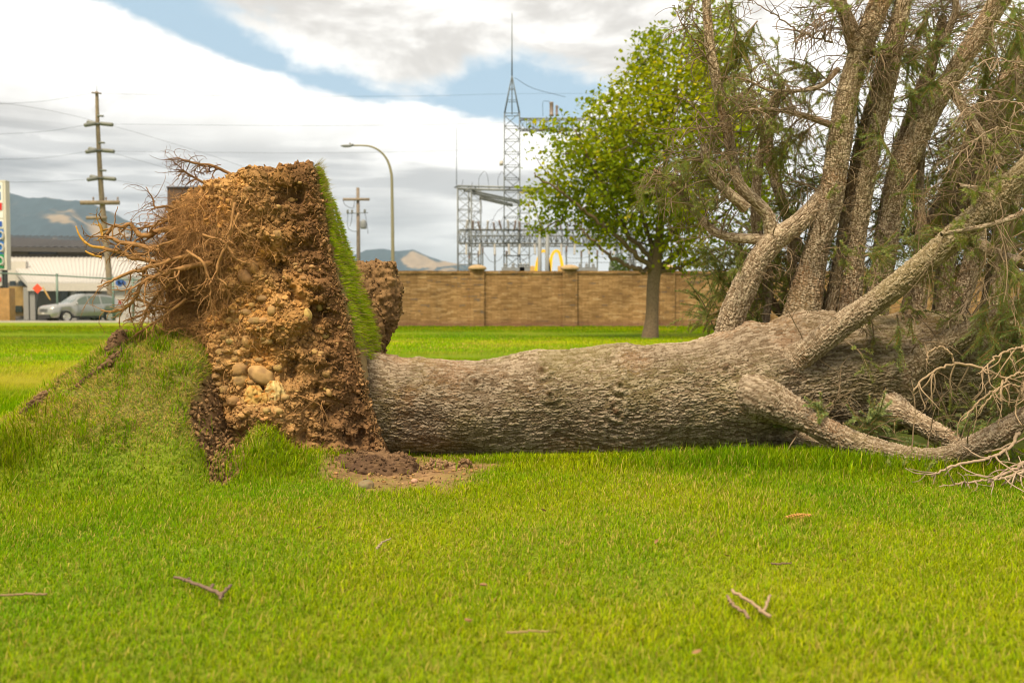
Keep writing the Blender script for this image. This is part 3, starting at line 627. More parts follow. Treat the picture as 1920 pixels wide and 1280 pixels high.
bare([(1790, 682, 5.62, 7), (1780, 660, 5.6, 7), (1758, 652, 5.6, 6), (1740, 664, 5.6, 6), (1739, 684, 5.6, 5)], 402, 0)
bare([(1940, 735, 5.7, 9), (1890, 722, 5.66, 8), (1840, 748, 5.62, 7), (1805, 790, 5.6, 5)], 403, 8)
bare([(1945, 700, 5.6, 9), (1905, 700, 5.58, 8), (1870, 730, 5.55, 6), (1835, 770, 5.55, 5)], 404, 8)
bare([(1912, 808, 5.72, 13), (1890, 840, 5.64, 11), (1850, 860, 5.56, 10), (1790, 872, 5.5, 9), (1745, 892, 5.46, 7)], 405, 12, .35, (.34, .25, .17))
bare([(1960, 830, 5.6, 14), (1915, 870, 5.5, 12), (1870, 895, 5.45, 10), (1815, 903, 5.42, 7), (1760, 912, 5.4, 5)], 406, 12, .3, (.33, .24, .17))
bare([(1950, 880, 5.5, 12), (1900, 890, 5.42, 9), (1850, 905, 5.4, 6)], 407, 10, .3, (.36, .27, .19))
bare([(1960, 640, 5.7, 10), (1880, 662, 5.66, 8), (1835, 700, 5.62, 6)], 408, 10)
for k, rows in enumerate([[(1940, 200, 6.1, 12), (1880, 190, 6.0, 10), (1820, 200, 5.95, 8), (1780, 240, 5.9, 5)], [(1945, 260, 6.0, 12), (1870, 240, 5.95, 9), (1800, 290, 5.9, 6), (1770, 330, 5.9, 4)], [(1930, 130, 6.1, 11), (1860, 110, 6.0, 9), (1800, 150, 5.95, 7), (1760, 160, 5.9, 4)],
                          [(1935, 320, 6.1, 11), (1880, 230, 6.05, 9), (1840, 180, 6.0, 7), (1790, 170, 6, 5)], [(1940, 60, 6.2, 11), (1860, 40, 6.1, 9), (1790, 70, 6.05, 6)], [(1930, 460, 6.1, 9), (1840, 540, 6.05, 7), (1790, 600, 6, 4)], [(1660, 585, 6.35, 6), (1600, 600, 6.3, 5), (1540, 588, 6.3, 4), (1500, 597, 6.3, 3)],
                          [(1560, 80, 6.7, 9), (1500, 60, 6.6, 7), (1440, 20, 6.5, 5), (1400, 0, 6.5, 4)], [(1580, 10, 6.7, 9), (1540, 30, 6.6, 7), (1490, 75, 6.5, 4)], [(1590, 20, 6.7, 8), (1545, 45, 6.6, 6), (1490, 80, 6.5, 4)], [(1340, 130, 6.7, 8), (1290, 60, 6.6, 6), (1262, 10, 6.55, 3)], [(1370, 235, 6.7, 7), (1310, 240, 6.6, 5), (1240, 242, 6.55, 3)], [(1372, 290, 6.7, 8), (1300, 200, 6.65, 5), (1266, 180, 6.6, 3)]]):
    bare(rows, 420+k, 20, .5 if k < 6 else .25, (.28, .205, .135) if k < 7 else (.22, .155, .10), .6 if k < 6 else .8)
# ------------------------------------------------------------------ root plate: soil, stones, roots and the turf that came up with it
SROWS = [(306, 586, 470, 6.34, 6.42), (316, 588, 405, 6.33, 6.46), (335, 593, 350, 6.32, 6.56), (370, 600, 336, 6.31, 6.70), (400, 606, 328, 6.30, 6.78), (450, 614, 318, 6.30, 6.92), (520, 631, 314, 6.30, 7.08), (600, 650, 320, 6.30, 7.18), (660, 665, 356, 6.30, 7.16), (720, 682, 384, 6.30, 7.14), (780, 698, 398, 6.30, 7.08), (840, 718, 410, 6.30, 7.10), (890, 732, 420, 6.30, 7.10)]
def plate_row(py):
    a = np.array(SROWS, float); f = lambda k: np.interp(py, a[:, 0], a[:, k])
    z = P(600, py, 6.3)[2]; xe = (f(1)-960)/S(6.3); xl = (f(2)-960)/S(6.55); return z, xe, xl, f(3), f(4)
def make_root_plate():
    NR, NC = 470, 900
    pys = np.concatenate([np.linspace(893, 312, NR), np.linspace(311, 306, 8)]); V = []; edge_k = None
    for k, py in enumerate(pys):
        z, xe, xl, yn, yf = plate_row(py); w = xe-xl; lowb = float(sstep(py, 560, 760)); mid = float(sstep(py, 380, 500))
        ctl = np.array([[xe, yn], [xe-.12*w, yn-.02], [xe-.30*w, yn-.06-.05*mid], [xe-.55*w, yn-.06-.12*lowb], [xe-.80*w, yn+.02-.10*lowb], [xl+.03*w, yn+.16], [xl-.0*w, yn+.34], [xl+.10*w, yn+.66], [xl+.4*w, yn+.95], [xe-.25*w, yf+.16], [xe-.06*w, yf+.04], [xe, yf]])
        t = py < 318
        if py < 332:
            s = ((332-py)/26)**2*.55; ctl[1:, 1] = ctl[1:, 1]*(1-s)+(yn+.12)*s; ctl[4:8, 0] = ctl[4:8, 0]*(1-s*.4)+(xe-.4*w)*s*.4
        ring = spline(np.hstack([ctl, np.zeros((len(ctl), 1))]), NC-120)[:, :2]
        ln = np.linspace(ctl[-1], ctl[0], 122)[1:-1]; ring = np.vstack([ring, ln])
        V.append(np.hstack([ring, np.full((NC, 1), z)]))
    V = np.array(V); nr = len(V)
    # normals of the smooth form
    du = np.roll(V, -1, 1)-np.roll(V, 1, 1); dv = np.gradient(V, axis=0); N = np.cross(du, dv); N /= np.linalg.norm(N, axis=2)[..., None]+1e-9
    cen = V.mean(axis=(0, 1)); 
    if (N*(V-cen)).sum(-1).mean() < 0: N = -N
    p = V.reshape(-1, 3); n = N.reshape(-1, 3)
    onplane = np.zeros((nr, NC)); onplane[:, NC-121:] = 1; onplane[:, 0] = 1
    xe_row = V[:, 0, 0]
    dist = np.sqrt(((V-V[:, :1])**2).sum(-1)); dist[:, NC//2:] = np.minimum(dist, np.sqrt(((V-V[:, NC-121:NC-120])**2).sum(-1)))[:, NC//2:]
    k = (1-onplane)*sstep(dist, .0, .10)
    # three scales of lumps: overhanging shelves, clods, crumbs
    big = fbm(p*np.array([2.6, 2.6, 3.4]), 3, 51); shelf = fbm(p*np.array([4.5, 4.5, 9]), 3, 55)
    f1, f2, idn = worley(p*11+.35*np.stack([fbm(p*8, 2, s) for s in (1, 2, 3)], 1), 57); g1, g2, id2 = worley(p*27, 60); h1, h2, id3 = worley(p*60, 63)
    pit = sstep(fbm(p*6.5, 3, 66), .18, .5)
    d = .10*big+.055*shelf+.045*(.55-f1)*(.5+idn)+.014*(.55-g1)+.007*(.5-h1)+.016*fbm(p*34, 3, 67)+.012*fbm(p*90, 3, 69)-.085*pit*(.35+.65*sstep(dist.ravel(), .5, .25))
    # the dark hollow under the roots on the left
    hol = P(365, 560, 6.45); dd = ((p-hol)/np.array([.15, .3, .14])); hole = np.exp(-(dd**2).sum(1)); d = d-.24*hole
    hol2 = P(500, 500, 6.2); dd = ((p-hol2)/np.array([.16, .3, .05])); d = d-.06*np.exp(-(dd**2).sum(1))
    kk = k.ravel()
    d = d*(.12+.88*kk)*(1-.65*sstep(p[:, 2], 1.50, 1.80)); d = np.where(onplane.ravel() > .5, -.012+.02*fbm(p*14, 3, 5)-.01*g1, d)
    v = p+n*d[:, None]; v[:, 2] += np.where(p[:, 2] > 1.70, .05*fbm(p*np.array([6, 6, 1]), 3, 77), 0)
    v[:, 2] -= .055*sstep(dist.ravel(), .45, 1.2)*sstep(p[:, 2], 1.45, 1.85)+.035*sstep(p[:, 2], 1.6, 1.85)*kk
    # colour: dark humus near the turf, dry tan subsoil away from it, rust streaks
    dist = np.minimum(dist.ravel(), 1.2)
    dry = sstep(dist+.16*fbm(p*3, 3, 71), .10, .62)
    humus, tan, orange = np.array([.155, .082, .036]), np.array([.44, .25, .092]), np.array([.47, .23, .060])
    c = mix3(np.tile(humus, (len(p), 1)), tan, dry*.85); c = mix3(c, orange, sstep(fbm(p*3.2, 3, 73), .05, .4)*dry*.65)
    c = mix3(c, np.array([.10, .055, .028]), sstep(pit, .4, 1)*.5); c = c*(1+.40*(idn-.5)+.25*(id2-.5))[:, None]
    lowdry = sstep(p[:, 2], .75, .2)*.35; c = mix3(c, np.array([.20, .115, .058]), lowdry)
    mb = MB(); kx = np.arange(nr*NC).reshape(nr, NC)
    q = np.stack([kx[:-1], np.roll(kx, -1, 1)[:-1], np.roll(kx, -1, 1)[1:], kx[1:]], -1).reshape(-1, 4)
    top = kx[-1]; v = np.vstack([v, v[top].mean(0)]); c = np.vstack([c, c[-1:]])
    cap = np.stack([top, np.roll(top, -1), np.full(NC, len(v)-1)], 1)
    mb.add(v, [q, cap], c)
    o = mb.build('root_plate', M_soil, fallen)
    return o, v, n, kk, dist, q, c
root_plate, RV, RN, RK, RD, RQ, RC = make_root_plate()
soil_bvh = BVHTree.FromPolygons([tuple(x) for x in RV[::1]], [tuple(int(i) for i in f) for f in RQ[::1]])
EYE = Vector((0, 0, CAMZ))
def soil_hit(px, py):
    d = Vector(P(px, py, 6.3))-EYE; d.normalize(); h = soil_bvh.ray_cast(EYE, d)
    return (np.array(h[0]), np.array(h[1])) if h[0] is not None and 5 < h[0].y < 7.2 else (None, None)

# --- unit stones and clods
def ico(sub):
    import bmesh
    bm = bmesh.new(); bmesh.ops.create_icosphere(bm, subdivisions=sub, radius=1.0); v = np.array([x.co[:] for x in bm.verts]); f = np.array([[q.index for q in x.verts] for x in bm.faces]); bm.free(); return v, f
IV1, IF1 = ico(1); IV2, IF2 = ico(2); IV3, IF3 = ico(4)
def rot(r):
    q = r.normal(0, 1, 4); q /= np.linalg.norm(q); w, x, y, z = q
    return np.array([[1-2*(y*y+z*z), 2*(x*y-z*w), 2*(x*z+y*w)], [2*(x*y+z*w), 1-2*(x*x+z*z), 2*(y*z-x*w)], [2*(x*z-y*w), 2*(y*z+x*w), 1-2*(x*x+y*y)]])
def stone_mesh(mb, c, rx, rz, r, V=IV3, F=IF3, colr=None, depth=.8, tilt=None):
    s = r.integers(0, 9999); v = V*(1+.16*fbm(V*1.1+s, 2, 7)+.05*fbm(V*3+s, 2, 8))[:, None]
    v = np.sign(v)*np.abs(v)**.93
    v = v*np.array([rx, max(rx, rz)*depth, rz]); a = r.uniform(-.5, .5) if tilt is None else tilt
    M = np.array([[math.cos(a), 0, -math.sin(a)], [0, 1, 0], [math.sin(a), 0, math.cos(a)]]); v = v@M.T
    base = np.array([.37, .225, .085])*r.uniform(.75, 1.25) if colr is None else np.array(colr); base = base*(1+r.normal(0, .05, 3))
    dirt = sstep(fbm(V*1.4+s, 3, 9), -.05, .45); col = mix3(np.tile(base, (len(V), 1)), np.array([.20, .115, .055]), dirt*.65)
    mb.add(v+c, F, col)
def embed(px, py, rpx, rpy, seed, tilt=None, colr=None, out=.35):
    h, n = soil_hit(px, py)
    if h is None: return
    r = np.random.default_rng(seed); s = S(h[1]); mb = MB(); stone_mesh(mb, h+n*(rpx/s)*(out-.35), rpx/s, rpy/s, r, tilt=tilt, colr=colr)
    mb.build('stone', M_stone, root_plate)
BIG = [(452, 712, 15, 14, 0), (490, 704, 25, 17, -.5), (450, 693, 17, 14, 0), (478, 602, 15, 9, .1), (460, 520, 13, 17, .5), (404, 438, 12, 10, 0), (494, 601, 9, 6, 0), (447, 602, 8, 6, .2), (462, 586, 11, 7, -.3), (432, 600, 9, 7, .3), (509, 583, 8, 10, 0), (519, 440, 9, 9, 0), (577, 590, 8, 12, .2), (574, 595, 7, 6, 0), (463, 640, 10, 13, .3), (492, 560, 10, 6, 0), (470, 572, 8, 6, 0), (475, 500, 9, 14, .3), (545, 375, 8, 6, 0), (465, 355, 9, 6, .2), (512, 370, 8, 6, 0), (600, 574, 7, 10, 0), (609, 630, 8, 6, 0),
       (405, 705, 9, 6, 0), (420, 730, 11, 9, 0), (438, 752, 13, 10, 0), (425, 757, 10, 8, .2), (408, 690, 8, 5, 0), (413, 660, 9, 7, 0), (446, 660, 9, 5, .1), (440, 674, 7, 5, 0), (457, 655, 7, 5, 0), (410, 720, 8, 6, 0), (462, 750, 9, 8, 0), (455, 778, 9, 6, 0), (410, 805, 15, 10, -.2), (395, 800, 11, 8, .2), (445, 800, 8, 6, 0), (520, 770, 10, 7, 0), (535, 745, 9, 6, .3), (500, 770, 8, 6, .1), (612, 700, 8, 7, 0), (617, 735, 6, 9, .2), (520, 690, 9, 7, 0), (485, 675, 8, 5, 0), (590, 660, 7, 6, 0), (505, 640, 8, 6, .2), (430, 640, 7, 5, 0)]
for k, (a, b, c, d, t) in enumerate(BIG): embed(a, b, c, d, 500+k, t)
rs = np.random.default_rng(9)
def scatter_small():
    mb = MB(); r = np.random.default_rng(4)
    for k in range(620):
        if r.random() < .6: px, py = r.normal(455, 48), r.normal(650, 90)
        else: px, py = r.uniform(400, 650), r.uniform(330, 830)
        h, n = soil_hit(px, py)
        if h is None: continue
        s = np.exp(r.uniform(math.log(.004), math.log(.017))); stone_mesh(mb, h+n*s*.2, s*r.uniform(.9, 1.5), s*r.uniform(.6, 1), r, IV2, IF2)
    return mb.build('gravel', M_stone, root_plate, kind='stuff')
scatter_small()
def scatter_clods():
    mb = MB(); r = np.random.default_rng(14); n = len(RV)-1
    pick = r.integers(0, n, 26000); pick = pick[(RK[pick] > .25) & (RN[pick][:, 1] < .35)][:9500]
    fr = np.array([rot(r) for _ in range(60)])
    for k in pick:
        s = np.exp(r.uniform(math.log(.004), math.log(.022))); V = IV1*(1+r.uniform(-.5, .5, (len(IV1), 1))); v = (V*np.array([1, r.uniform(.5, 1), r.uniform(.35, .8)])*s)@fr[r.integers(60)]
        mb.add(v+RV[k]+RN[k]*s*.3, IF1, RC[k]*r.uniform(.7, 1.35))
    return mb.build('clods', M_soil, root_plate, kind='stuff', smooth=False)
scatter_clods()
# --- torn pale wood at the foot of the plate
def torn_wood(px, py, w, h, seed, col):
    p0, n = soil_hit(px, py); r = np.random.default_rng(seed); s = S(p0[1]); mb = MB(); nu, nv = 26, 40
    u, t = np.meshgrid(np.linspace(-1, 1, nu), np.linspace(0, 2*math.pi, nv), indexing='ij'); rr = (1-.55*np.abs(u)**2.2)
    q = np.stack([u.ravel()*2, np.cos(t).ravel(), np.sin(t).ravel()], 1); jag = 1+.35*fbm(q*1.7+seed, 3, seed)+.18*np.sign(fbm(q*np.array([.8, 5, 5])+seed, 2, seed+3))
    v = np.stack([(np.cos(t)*rr).ravel()*jag*w/s, (np.sin(t)*rr).ravel()*jag*.55*w/s, u.ravel()*h/s], 1)
    c = mix3(np.tile(np.array(col), (nu*nv, 1)), np.array([.36, .15, .03]), sstep(fbm(q*2.2, 3, seed+8), .0, .45)); k = np.arange(nu*nv).reshape(nu, nv)
    mb.add(v+p0+np.array([0, -.025, 0]), np.stack([k[:-1, :-1], k[:-1, 1:], k[1:, 1:], k[1:, :-1]], -1).reshape(-1, 4), c); mb.build('torn_root', M_root, root_plate, label='splintered pale yellow end of a snapped root')
torn_wood(478, 745, 17, 24, 21, (.50, .32, .10)); torn_wood(516, 738, 17, 26, 25, (.55, .40, .17)); torn_wood(497, 752, 8, 17, 27, (.5, .3, .09))

# --- roots
RTC = np.array([.31, .165, .064])
def root(rows, seed, kids=7, col=RTC, jit=.011, label=None):
    r = np.random.default_rng(seed); q = limb_pts(rows); q[:, 3] *= .74; L = np.linalg.norm(np.diff(q[:, :3], axis=0), axis=1).sum(); n = max(24, int(L*90)); pts = spline(q, n)
    off = np.stack([fbm(np.stack([np.arange(n)*.22, np.full(n, seed*.7), np.full(n, k*9.)], 1), 2, 3) for k in range(3)], 1)*jit*np.linspace(.3, 1.6, n)[:, None]
    pts[:, :3] += off; mb = MB(); cc = np.tile(col, (n, 1))*(1+.25*fbm(np.stack([np.arange(n)*.3, np.full(n, seed*1.), np.zeros(n)], 1), 2, 4))[:, None]
    mb.tube(pts[:, :3], pts[:, 3]*(1+.15*fbm(pts[:, :3]*40, 2, 5)), 8, cc)
    for k in range(int(kids*2.2)):
        j = int(r.integers(n//4, n-2)); T = pts[j+1, :3]-pts[j-1, :3]; T /= np.linalg.norm(T)
        d = T*r.uniform(.2, 1)+r.normal(0, .7, 3)+np.array([-.3, -.1, -.35]); l2 = r.uniform(.06, .24); p2, _ = twig_walk(pts[j, :3], d, l2, r, r.uniform(.5, 2), .3, 9)
        p2 += r.normal(0, .003, p2.shape)*np.linspace(0, 1, len(p2))[:, None]; r0 = max(.0014, pts[j, 3]*.5)
        mb.tube(p2, np.linspace(r0, r0*.35, len(p2)), 5, col*r.uniform(.7, 1.1))
        for s in range(int(r.integers(0, 4))):
            j2 = int(r.integers(3, 8)); p3, _ = twig_walk(p2[j2], r.normal(0, 1, 3)+np.array([-.3, 0, -.2]), l2*.4, r, 1.2, .2, 6); mb.tube(p3, np.linspace(r0*.5, r0*.3, 7), 4, col*.8)
    o = mb.build('root', M_root, root_plate)
    if label: o['label'] = label
YW = np.array([.50, .27, .055])
root([(430, 470, 6.3, 16), (350, 488, 6.32, 15), (290, 490, 6.3, 13), (240, 478, 6.28, 11), (195, 464, 6.26, 9)], 1, 10)
root([(197, 465, 6.26, 8), (170, 461, 6.25, 7), (152, 446, 6.25, 6), (142, 424, 6.25, 3)], 2, 0, YW, .001, 'bright yellow peeled root tip curling upward')
root([(190, 482, 6.27, 7), (172, 477, 6.26, 6), (160, 471, 6.26, 4)], 3, 0, YW*.9, .001)
root([(420, 440, 6.32, 16), (330, 428, 6.34, 14), (268, 440, 6.32, 13), (245, 422, 6.32, 10), (215, 425, 6.3, 9), (196, 440, 6.3, 8)], 4, 10)
root([(192, 448, 6.28, 8), (190, 430, 6.28, 8), (186, 419, 6.28, 7)], 5, 2, YW*.75, .001)
root([(300, 470, 6.3, 12), (245, 458, 6.28, 12), (215, 450, 6.27, 10), (194, 440, 6.26, 7)], 6, 6)
root([(420, 470, 6.24, 13), (340, 482, 6.2, 11), (285, 500, 6.18, 9), (240, 515, 6.16, 8), (205, 528, 6.15, 6), (181, 537, 6.15, 3)], 7, 8)
root([(400, 492, 6.22, 14), (345, 502, 6.18, 13), (300, 515, 6.16, 12), (266, 530, 6.14, 10), (254, 558, 6.14, 9), (240, 575, 6.14, 8), (205, 584, 6.14, 6), (188, 581, 6.14, 3)], 8, 16)
root([(255, 560, 6.14, 7), (300, 574, 6.2, 6), (340, 570, 6.3, 6)], 9, 6)
root([(440, 330, 6.5, 8), (400, 312, 6.48, 7), (370, 306, 6.46, 6), (345, 300, 6.45, 4), (322, 298, 6.45, 2)], 10, 14, RTC*.6)
root([(395, 350, 6.45, 7), (360, 330, 6.44, 5), (340, 318, 6.43, 4), (334, 325, 6.43, 2)], 11, 12, RTC*.6)
root([(360, 400, 6.4, 9), (318, 388, 6.38, 7), (290, 386, 6.36, 5), (284, 372, 6.36, 4), (271, 350, 6.36, 2)], 12, 8, RTC*.75)
root([(370, 415, 6.38, 10), (320, 412, 6.36, 8), (280, 425, 6.34, 6), (262, 432, 6.33, 3)], 13, 9)
root([(330, 520, 6.2, 9), (290, 560, 6.2, 7), (270, 590, 6.2, 5), (258, 612, 6.2, 3)], 14, 10)
root([(350, 560, 6.25, 8), (310, 590, 6.22, 6), (285, 608, 6.2, 5), (250, 628, 6.2, 3)], 15, 10)
root([(340, 560, 6.3, 6), (280, 585, 6.3, 5), (235, 600, 6.28, 3)], 16, 8)
root([(448, 400, 6.1, 7), (420, 470, 6.08, 8), (405, 510, 6.08, 7), (425, 540, 6.1, 5)], 17, 5, RTC*1.05)
root([(380, 440, 6.12, 6), (420, 455, 6.08, 7), (450, 490, 6.08, 5), (475, 495, 6.1, 3)], 18, 5)
root([(440, 380, 6.12, 7), (430, 440, 6.08, 6), (440, 460, 6.08, 5)], 19, 4, RTC*1.1)
root([(350, 470, 6.14, 8), (385, 500, 6.08, 7), (395, 560, 6.1, 5), (400, 600, 6.12, 4)], 20, 8)
root([(330, 450, 6.2, 6), (300, 460, 6.18, 5), (270, 475, 6.16, 4), (230, 480, 6.15, 2)], 22, 10)
root([(620, 800, 6.18, 4), (600, 760, 6.16, 4), (560, 742, 6.14, 3), (535, 735, 6.14, 2)], 23, 3, RTC*.8, .003)
def fine_roots():
    mb = MB(); r = np.random.default_rng(41)
    for k in range(6200):
        zone = r.random()
        if zone < .70: px, py = r.normal(362, 34), r.normal(478, 80)
        elif zone < .90: px, py = r.uniform(330, 500), r.uniform(330, 620)
        else: px, py = r.uniform(330, 670), r.uniform(330, 800)
        h, n = soil_hit(px, py)
        if h is None: continue
        left = np.clip((430-px)/110, 0, 1)
        d = n*.7+r.normal(0, .55, 3)+np.array([-.55*left, -.15, -.45]); L = (r.uniform(.06, .22)+.22*left*r.random())*(1 if zone < .90 else .5); p, _ = twig_walk(h-n*.01, d, L, r, r.uniform(.3, 2.2), r.uniform(.2, 1.5), 10)
        p += r.normal(0, .0045, p.shape)*np.linspace(0, 1, 11)[:, None]
        r0 = np.exp(r.uniform(math.log(.0009), math.log(.0026))); c = RTC*r.uniform(.55, 1.7); mb.tube(p, np.linspace(r0, r0*.4, 11), 5, c, cap=False)
        for s in range(int(r.integers(0, 3))):
            j = int(r.integers(3, 9)); p2, _ = twig_walk(p[j], r.normal(0, 1, 3)+np.array([-.3*left, 0, -.5]), L*.45, r, 1.5, .6, 6); mb.tube(p2, np.linspace(r0*.7, r0*.35, 7), 4, c*.9, cap=False)
    return mb.build('fine_roots', M_root, root_plate, kind='stuff')
fine_roots()

# --- the sheet of turf on the trunk side of the plate
def turf_sheet():
    NU, NV = 240, 130; py = np.linspace(838, 310, NU); rows = [plate_row(v) for v in py]
    E = np.array([[q[1], q[3]+.004, q[0]] for q in rows]); F = np.array([[q[1], q[3]+.03+(q[4]-q[3]-.03)*float(sstep(v, 735, 660)), q[0]] for q, v in zip(rows, py)]); t = np.linspace(0, 1, NV)[None, :, None]
    top = E[:, None]*(1-t)+F[:, None]*t; p = top.reshape(-1, 3); sl = np.array([np.gradient(E[:, 2]), -np.gradient(E[:, 0])]).T; E[:, 1] += .040*fbm(E*8, 4, 97); E[:, 0] += .012*fbm(E*14+3, 3, 98); nn = np.stack([sl[:, 0], 0*sl[:, 0], sl[:, 1]], 1); nn *= np.sign(nn[:, :1]); nn /= np.linalg.norm(nn, axis=1)[:, None]
    N = np.repeat(nn, NV, 0); wob = .022*fbm(p*5, 3, 91)+.010*fbm(p*25, 2, 92)
    up = p+N*(.002+.5*wob)[:, None]; lo = p-N*.022
    up[:, 1] += np.where(np.tile(np.arange(NV) == 0, NU), .014*fbm(p*22, 2, 93), 0)
    c = mix3(np.tile([.30, .21, .10], (len(p), 1)), np.array([.17, .17, .03]), sstep(fbm(p*7, 3, 94), -.2, .3)*.7)
    ed = np.tile(np.arange(NV) < 2, NU); c[ed] = np.array([.24, .145, .065])*(1+.5*fbm(p[ed]*30, 2, 96))[:, None]
    f = grid_faces(NU, NV); mb = MB(); k = np.arange(NU*NV).reshape(NU, NV); m = NU*NV
    rim = np.concatenate([k[:, 0], k[-1, 1:], k[::-1, -1][1:], k[0, ::-1][1:-1]]); r2 = np.roll(rim, -1)
    mb.add(np.vstack([up, lo]), [f, f[:, ::-1]+m, np.stack([rim, rim+m, r2+m, r2], 1)], np.vstack([c, c*.9])); o = mb.build('turf_layer', M_soil, root_plate)
    r = np.random.default_rng(88); n = 19000; u = r.uniform(0, 1, n)*(NU-1); w = r.uniform(0.0, 1, n); i = u.astype(int); rt = E[i]*(1-w)[:, None]+F[i]*w[:, None]+nn[i]*.02
    keep = r.random(n) < np.where(fbm(rt*7, 3, 95) > -.10, 1, .22); keep &= rt[:, 2] > .66+.06*fbm(rt*6, 2, 99); rt, i = rt[keep], i[keep]; n = len(rt)
    c = mix3(np.tile([.19, .34, .006], (n, 1)), np.array([.46, .50, .02]), np.clip(r.normal(.45, .3, n), 0, 1)); st = r.random(n) < .16; c[st] = np.array([.45, .34, .14])
    c = c*r.uniform(.7, 1.25, n)[:, None]
    gb = MB(); blades(gb, rt, nn[i], r.uniform(.022, .062, n)*(1.45-.75*sstep(rt[:, 2], .8, 1.8)), r.uniform(.0026, .0042, n), c, .8, .9, np.tile(np.array([0., 0, -.5]), (n, 1)), 19)
    # seed stalks and wiry stems at the upper edge
    n2 = 420; uu = NU-1-np.abs(r.normal(0, 46, n2)).astype(int) % NU; rt = E[uu]+(F[uu]-E[uu])*r.uniform(0, .4, n2)[:, None]; up2 = nn[uu]+np.array([0, 0, .55])+r.normal(0, .3, (n2, 3)); up2 /= np.linalg.norm(up2, axis=1)[:, None]
    blades(gb, rt, up2, r.uniform(.05, .12, n2), np.full(n2, .0022), np.tile([.30, .25, .09], (n2, 1)), .35, .4, None, 23)
    gb.build('grass', M_grass, o, kind='stuff')
    # crumbs and root hairs along the torn edge
    cb = MB(); n3 = 1500; i3 = r.integers(0, NU, n3)
    for k3 in i3:
        s = np.exp(r.uniform(math.log(.004), math.log(.017))); q3 = E[k3]+np.array([r.normal(-.012, .014), r.normal(-.002, .012), r.normal(0, .006)]); cb.add((IV1*(1+r.uniform(-.5, .5, (len(IV1), 1)))*s*np.array([1, .8, .7]))@rot(r)+q3, IF1, np.array([.20, .115, .052])*r.uniform(.5, 1.6))
    cb.build('clods', M_soil, o, kind='stuff', smooth=False); hb = MB()
    for k3 in r.integers(0, NU, 220):
        p3, _ = twig_walk(E[k3]-np.array([.01, 0, 0]), np.array([r.normal(-.3, .6), -1, r.normal(-.6, .5)]), r.uniform(.02, .08), r, 1.5, .8, 6); hb.tube(p3, np.linspace(.0014, .0006, 7), 4, RTC*r.uniform(.7, 1.3), cap=False)
    hb.build('fine_roots', M_root, o, kind='stuff')
turf_sheet()

# --- a second lump of soil hanging on a root beyond the trunk
def lump(name, rows, D, depth, parent, seed, amp=.05, nu=120, nv=150, col=((.13, .075, .038), (.30, .18, .08)), mat_=None, label=None, clods=500, **props):
    """rows: (py, left px, right px) from the top down"""
    q = spline(np.array([[a, b, c] for a, b, c in rows], float), nu); V = []
    for a, b, c in q:
        L, R = P(b, a, D), P(c, a, D); m = (L+R)/2; w = (R[0]-L[0])/2; an = np.arange(nv)*2*math.pi/nv
        V.append(np.stack([m[0]+w*np.cos(an), D+depth*(w/.18)**.7*np.sin(an)*np.ones(nv), np.full(nv, m[2])], 1))
    V = np.array(V); p = V.reshape(-1, 3); cen = V.mean(1, keepdims=True); n = (V-cen); n[..., 2] += np.linspace(.6, -.6, nu)[:, None]*np.abs(n).max(); n /= np.linalg.norm(n, axis=2)[..., None]+1e-9; n = n.reshape(-1, 3)
    f1, f2, i1 = worley(p*14, seed); g1, g2, i2 = worley(p*36, seed+4)
    d = amp*fbm(p*5, 3, seed+1)+.04*(.5-f1)*(.5+i1)+.016*(.5-g1)+.006*fbm(p*90, 2, seed+6); v = p+n*d[:, None]
    c = mix3(np.tile(col[0], (len(p), 1)), np.array(col[1]), np.clip(.4+.8*fbm(p*5, 3, seed+8)+.5*(i1-.5), 0, 1))*(1+.35*(i2-.5))[:, None]
    mb = MB(); k = np.arange(nu*nv).reshape(nu, nv); v = np.vstack([v, v[:nv].mean(0), v[-nv:].mean(0)]); c = np.vstack([c, c[:1], c[-1:]])
    mb.add(v, [np.stack([k[:-1], k[1:], np.roll(k, -1, 1)[1:], np.roll(k, -1, 1)[:-1]], -1).reshape(-1, 4), np.stack([k[0], np.roll(k[0], -1), np.full(nv, nu*nv)], 1), np.stack([np.roll(k[-1], -1), k[-1], np.full(nv, nu*nv+1)], 1)], c)
    r = np.random.default_rng(seed)
    for kk in r.integers(0, nu*nv, clods):
        s = np.exp(r.uniform(math.log(.003), math.log(.016))); mb.add((IV1*np.array([1.25, .85, .55])*(1+r.uniform(-.5, .5, (len(IV1), 1)))*s)@rot(r)+v[kk]+n[kk]*s*.3, IF1, c[kk]*r.uniform(.7, 1.3))
    o = mb.build(name, mat_ or M_soil, parent, **props)
    if label: o['label'] = label
    return o
lump('soil_clump', [(492, 708, 730), (498, 690, 742), (520, 676, 751), (550, 674, 755), (590, 680, 752), (615, 694, 740), (640, 700, 728), (690, 703, 724)], 7.35, .17, fallen, 211, .05, label='dark clump of soil standing up on a root beyond the trunk')
lump('soil_clump', [(490, 668, 684), (505, 660, 694), (540, 662, 700), (580, 680, 712), (640, 690, 716), (700, 700, 720)], 7.25, .12, fallen, 231, .04, clods=250)

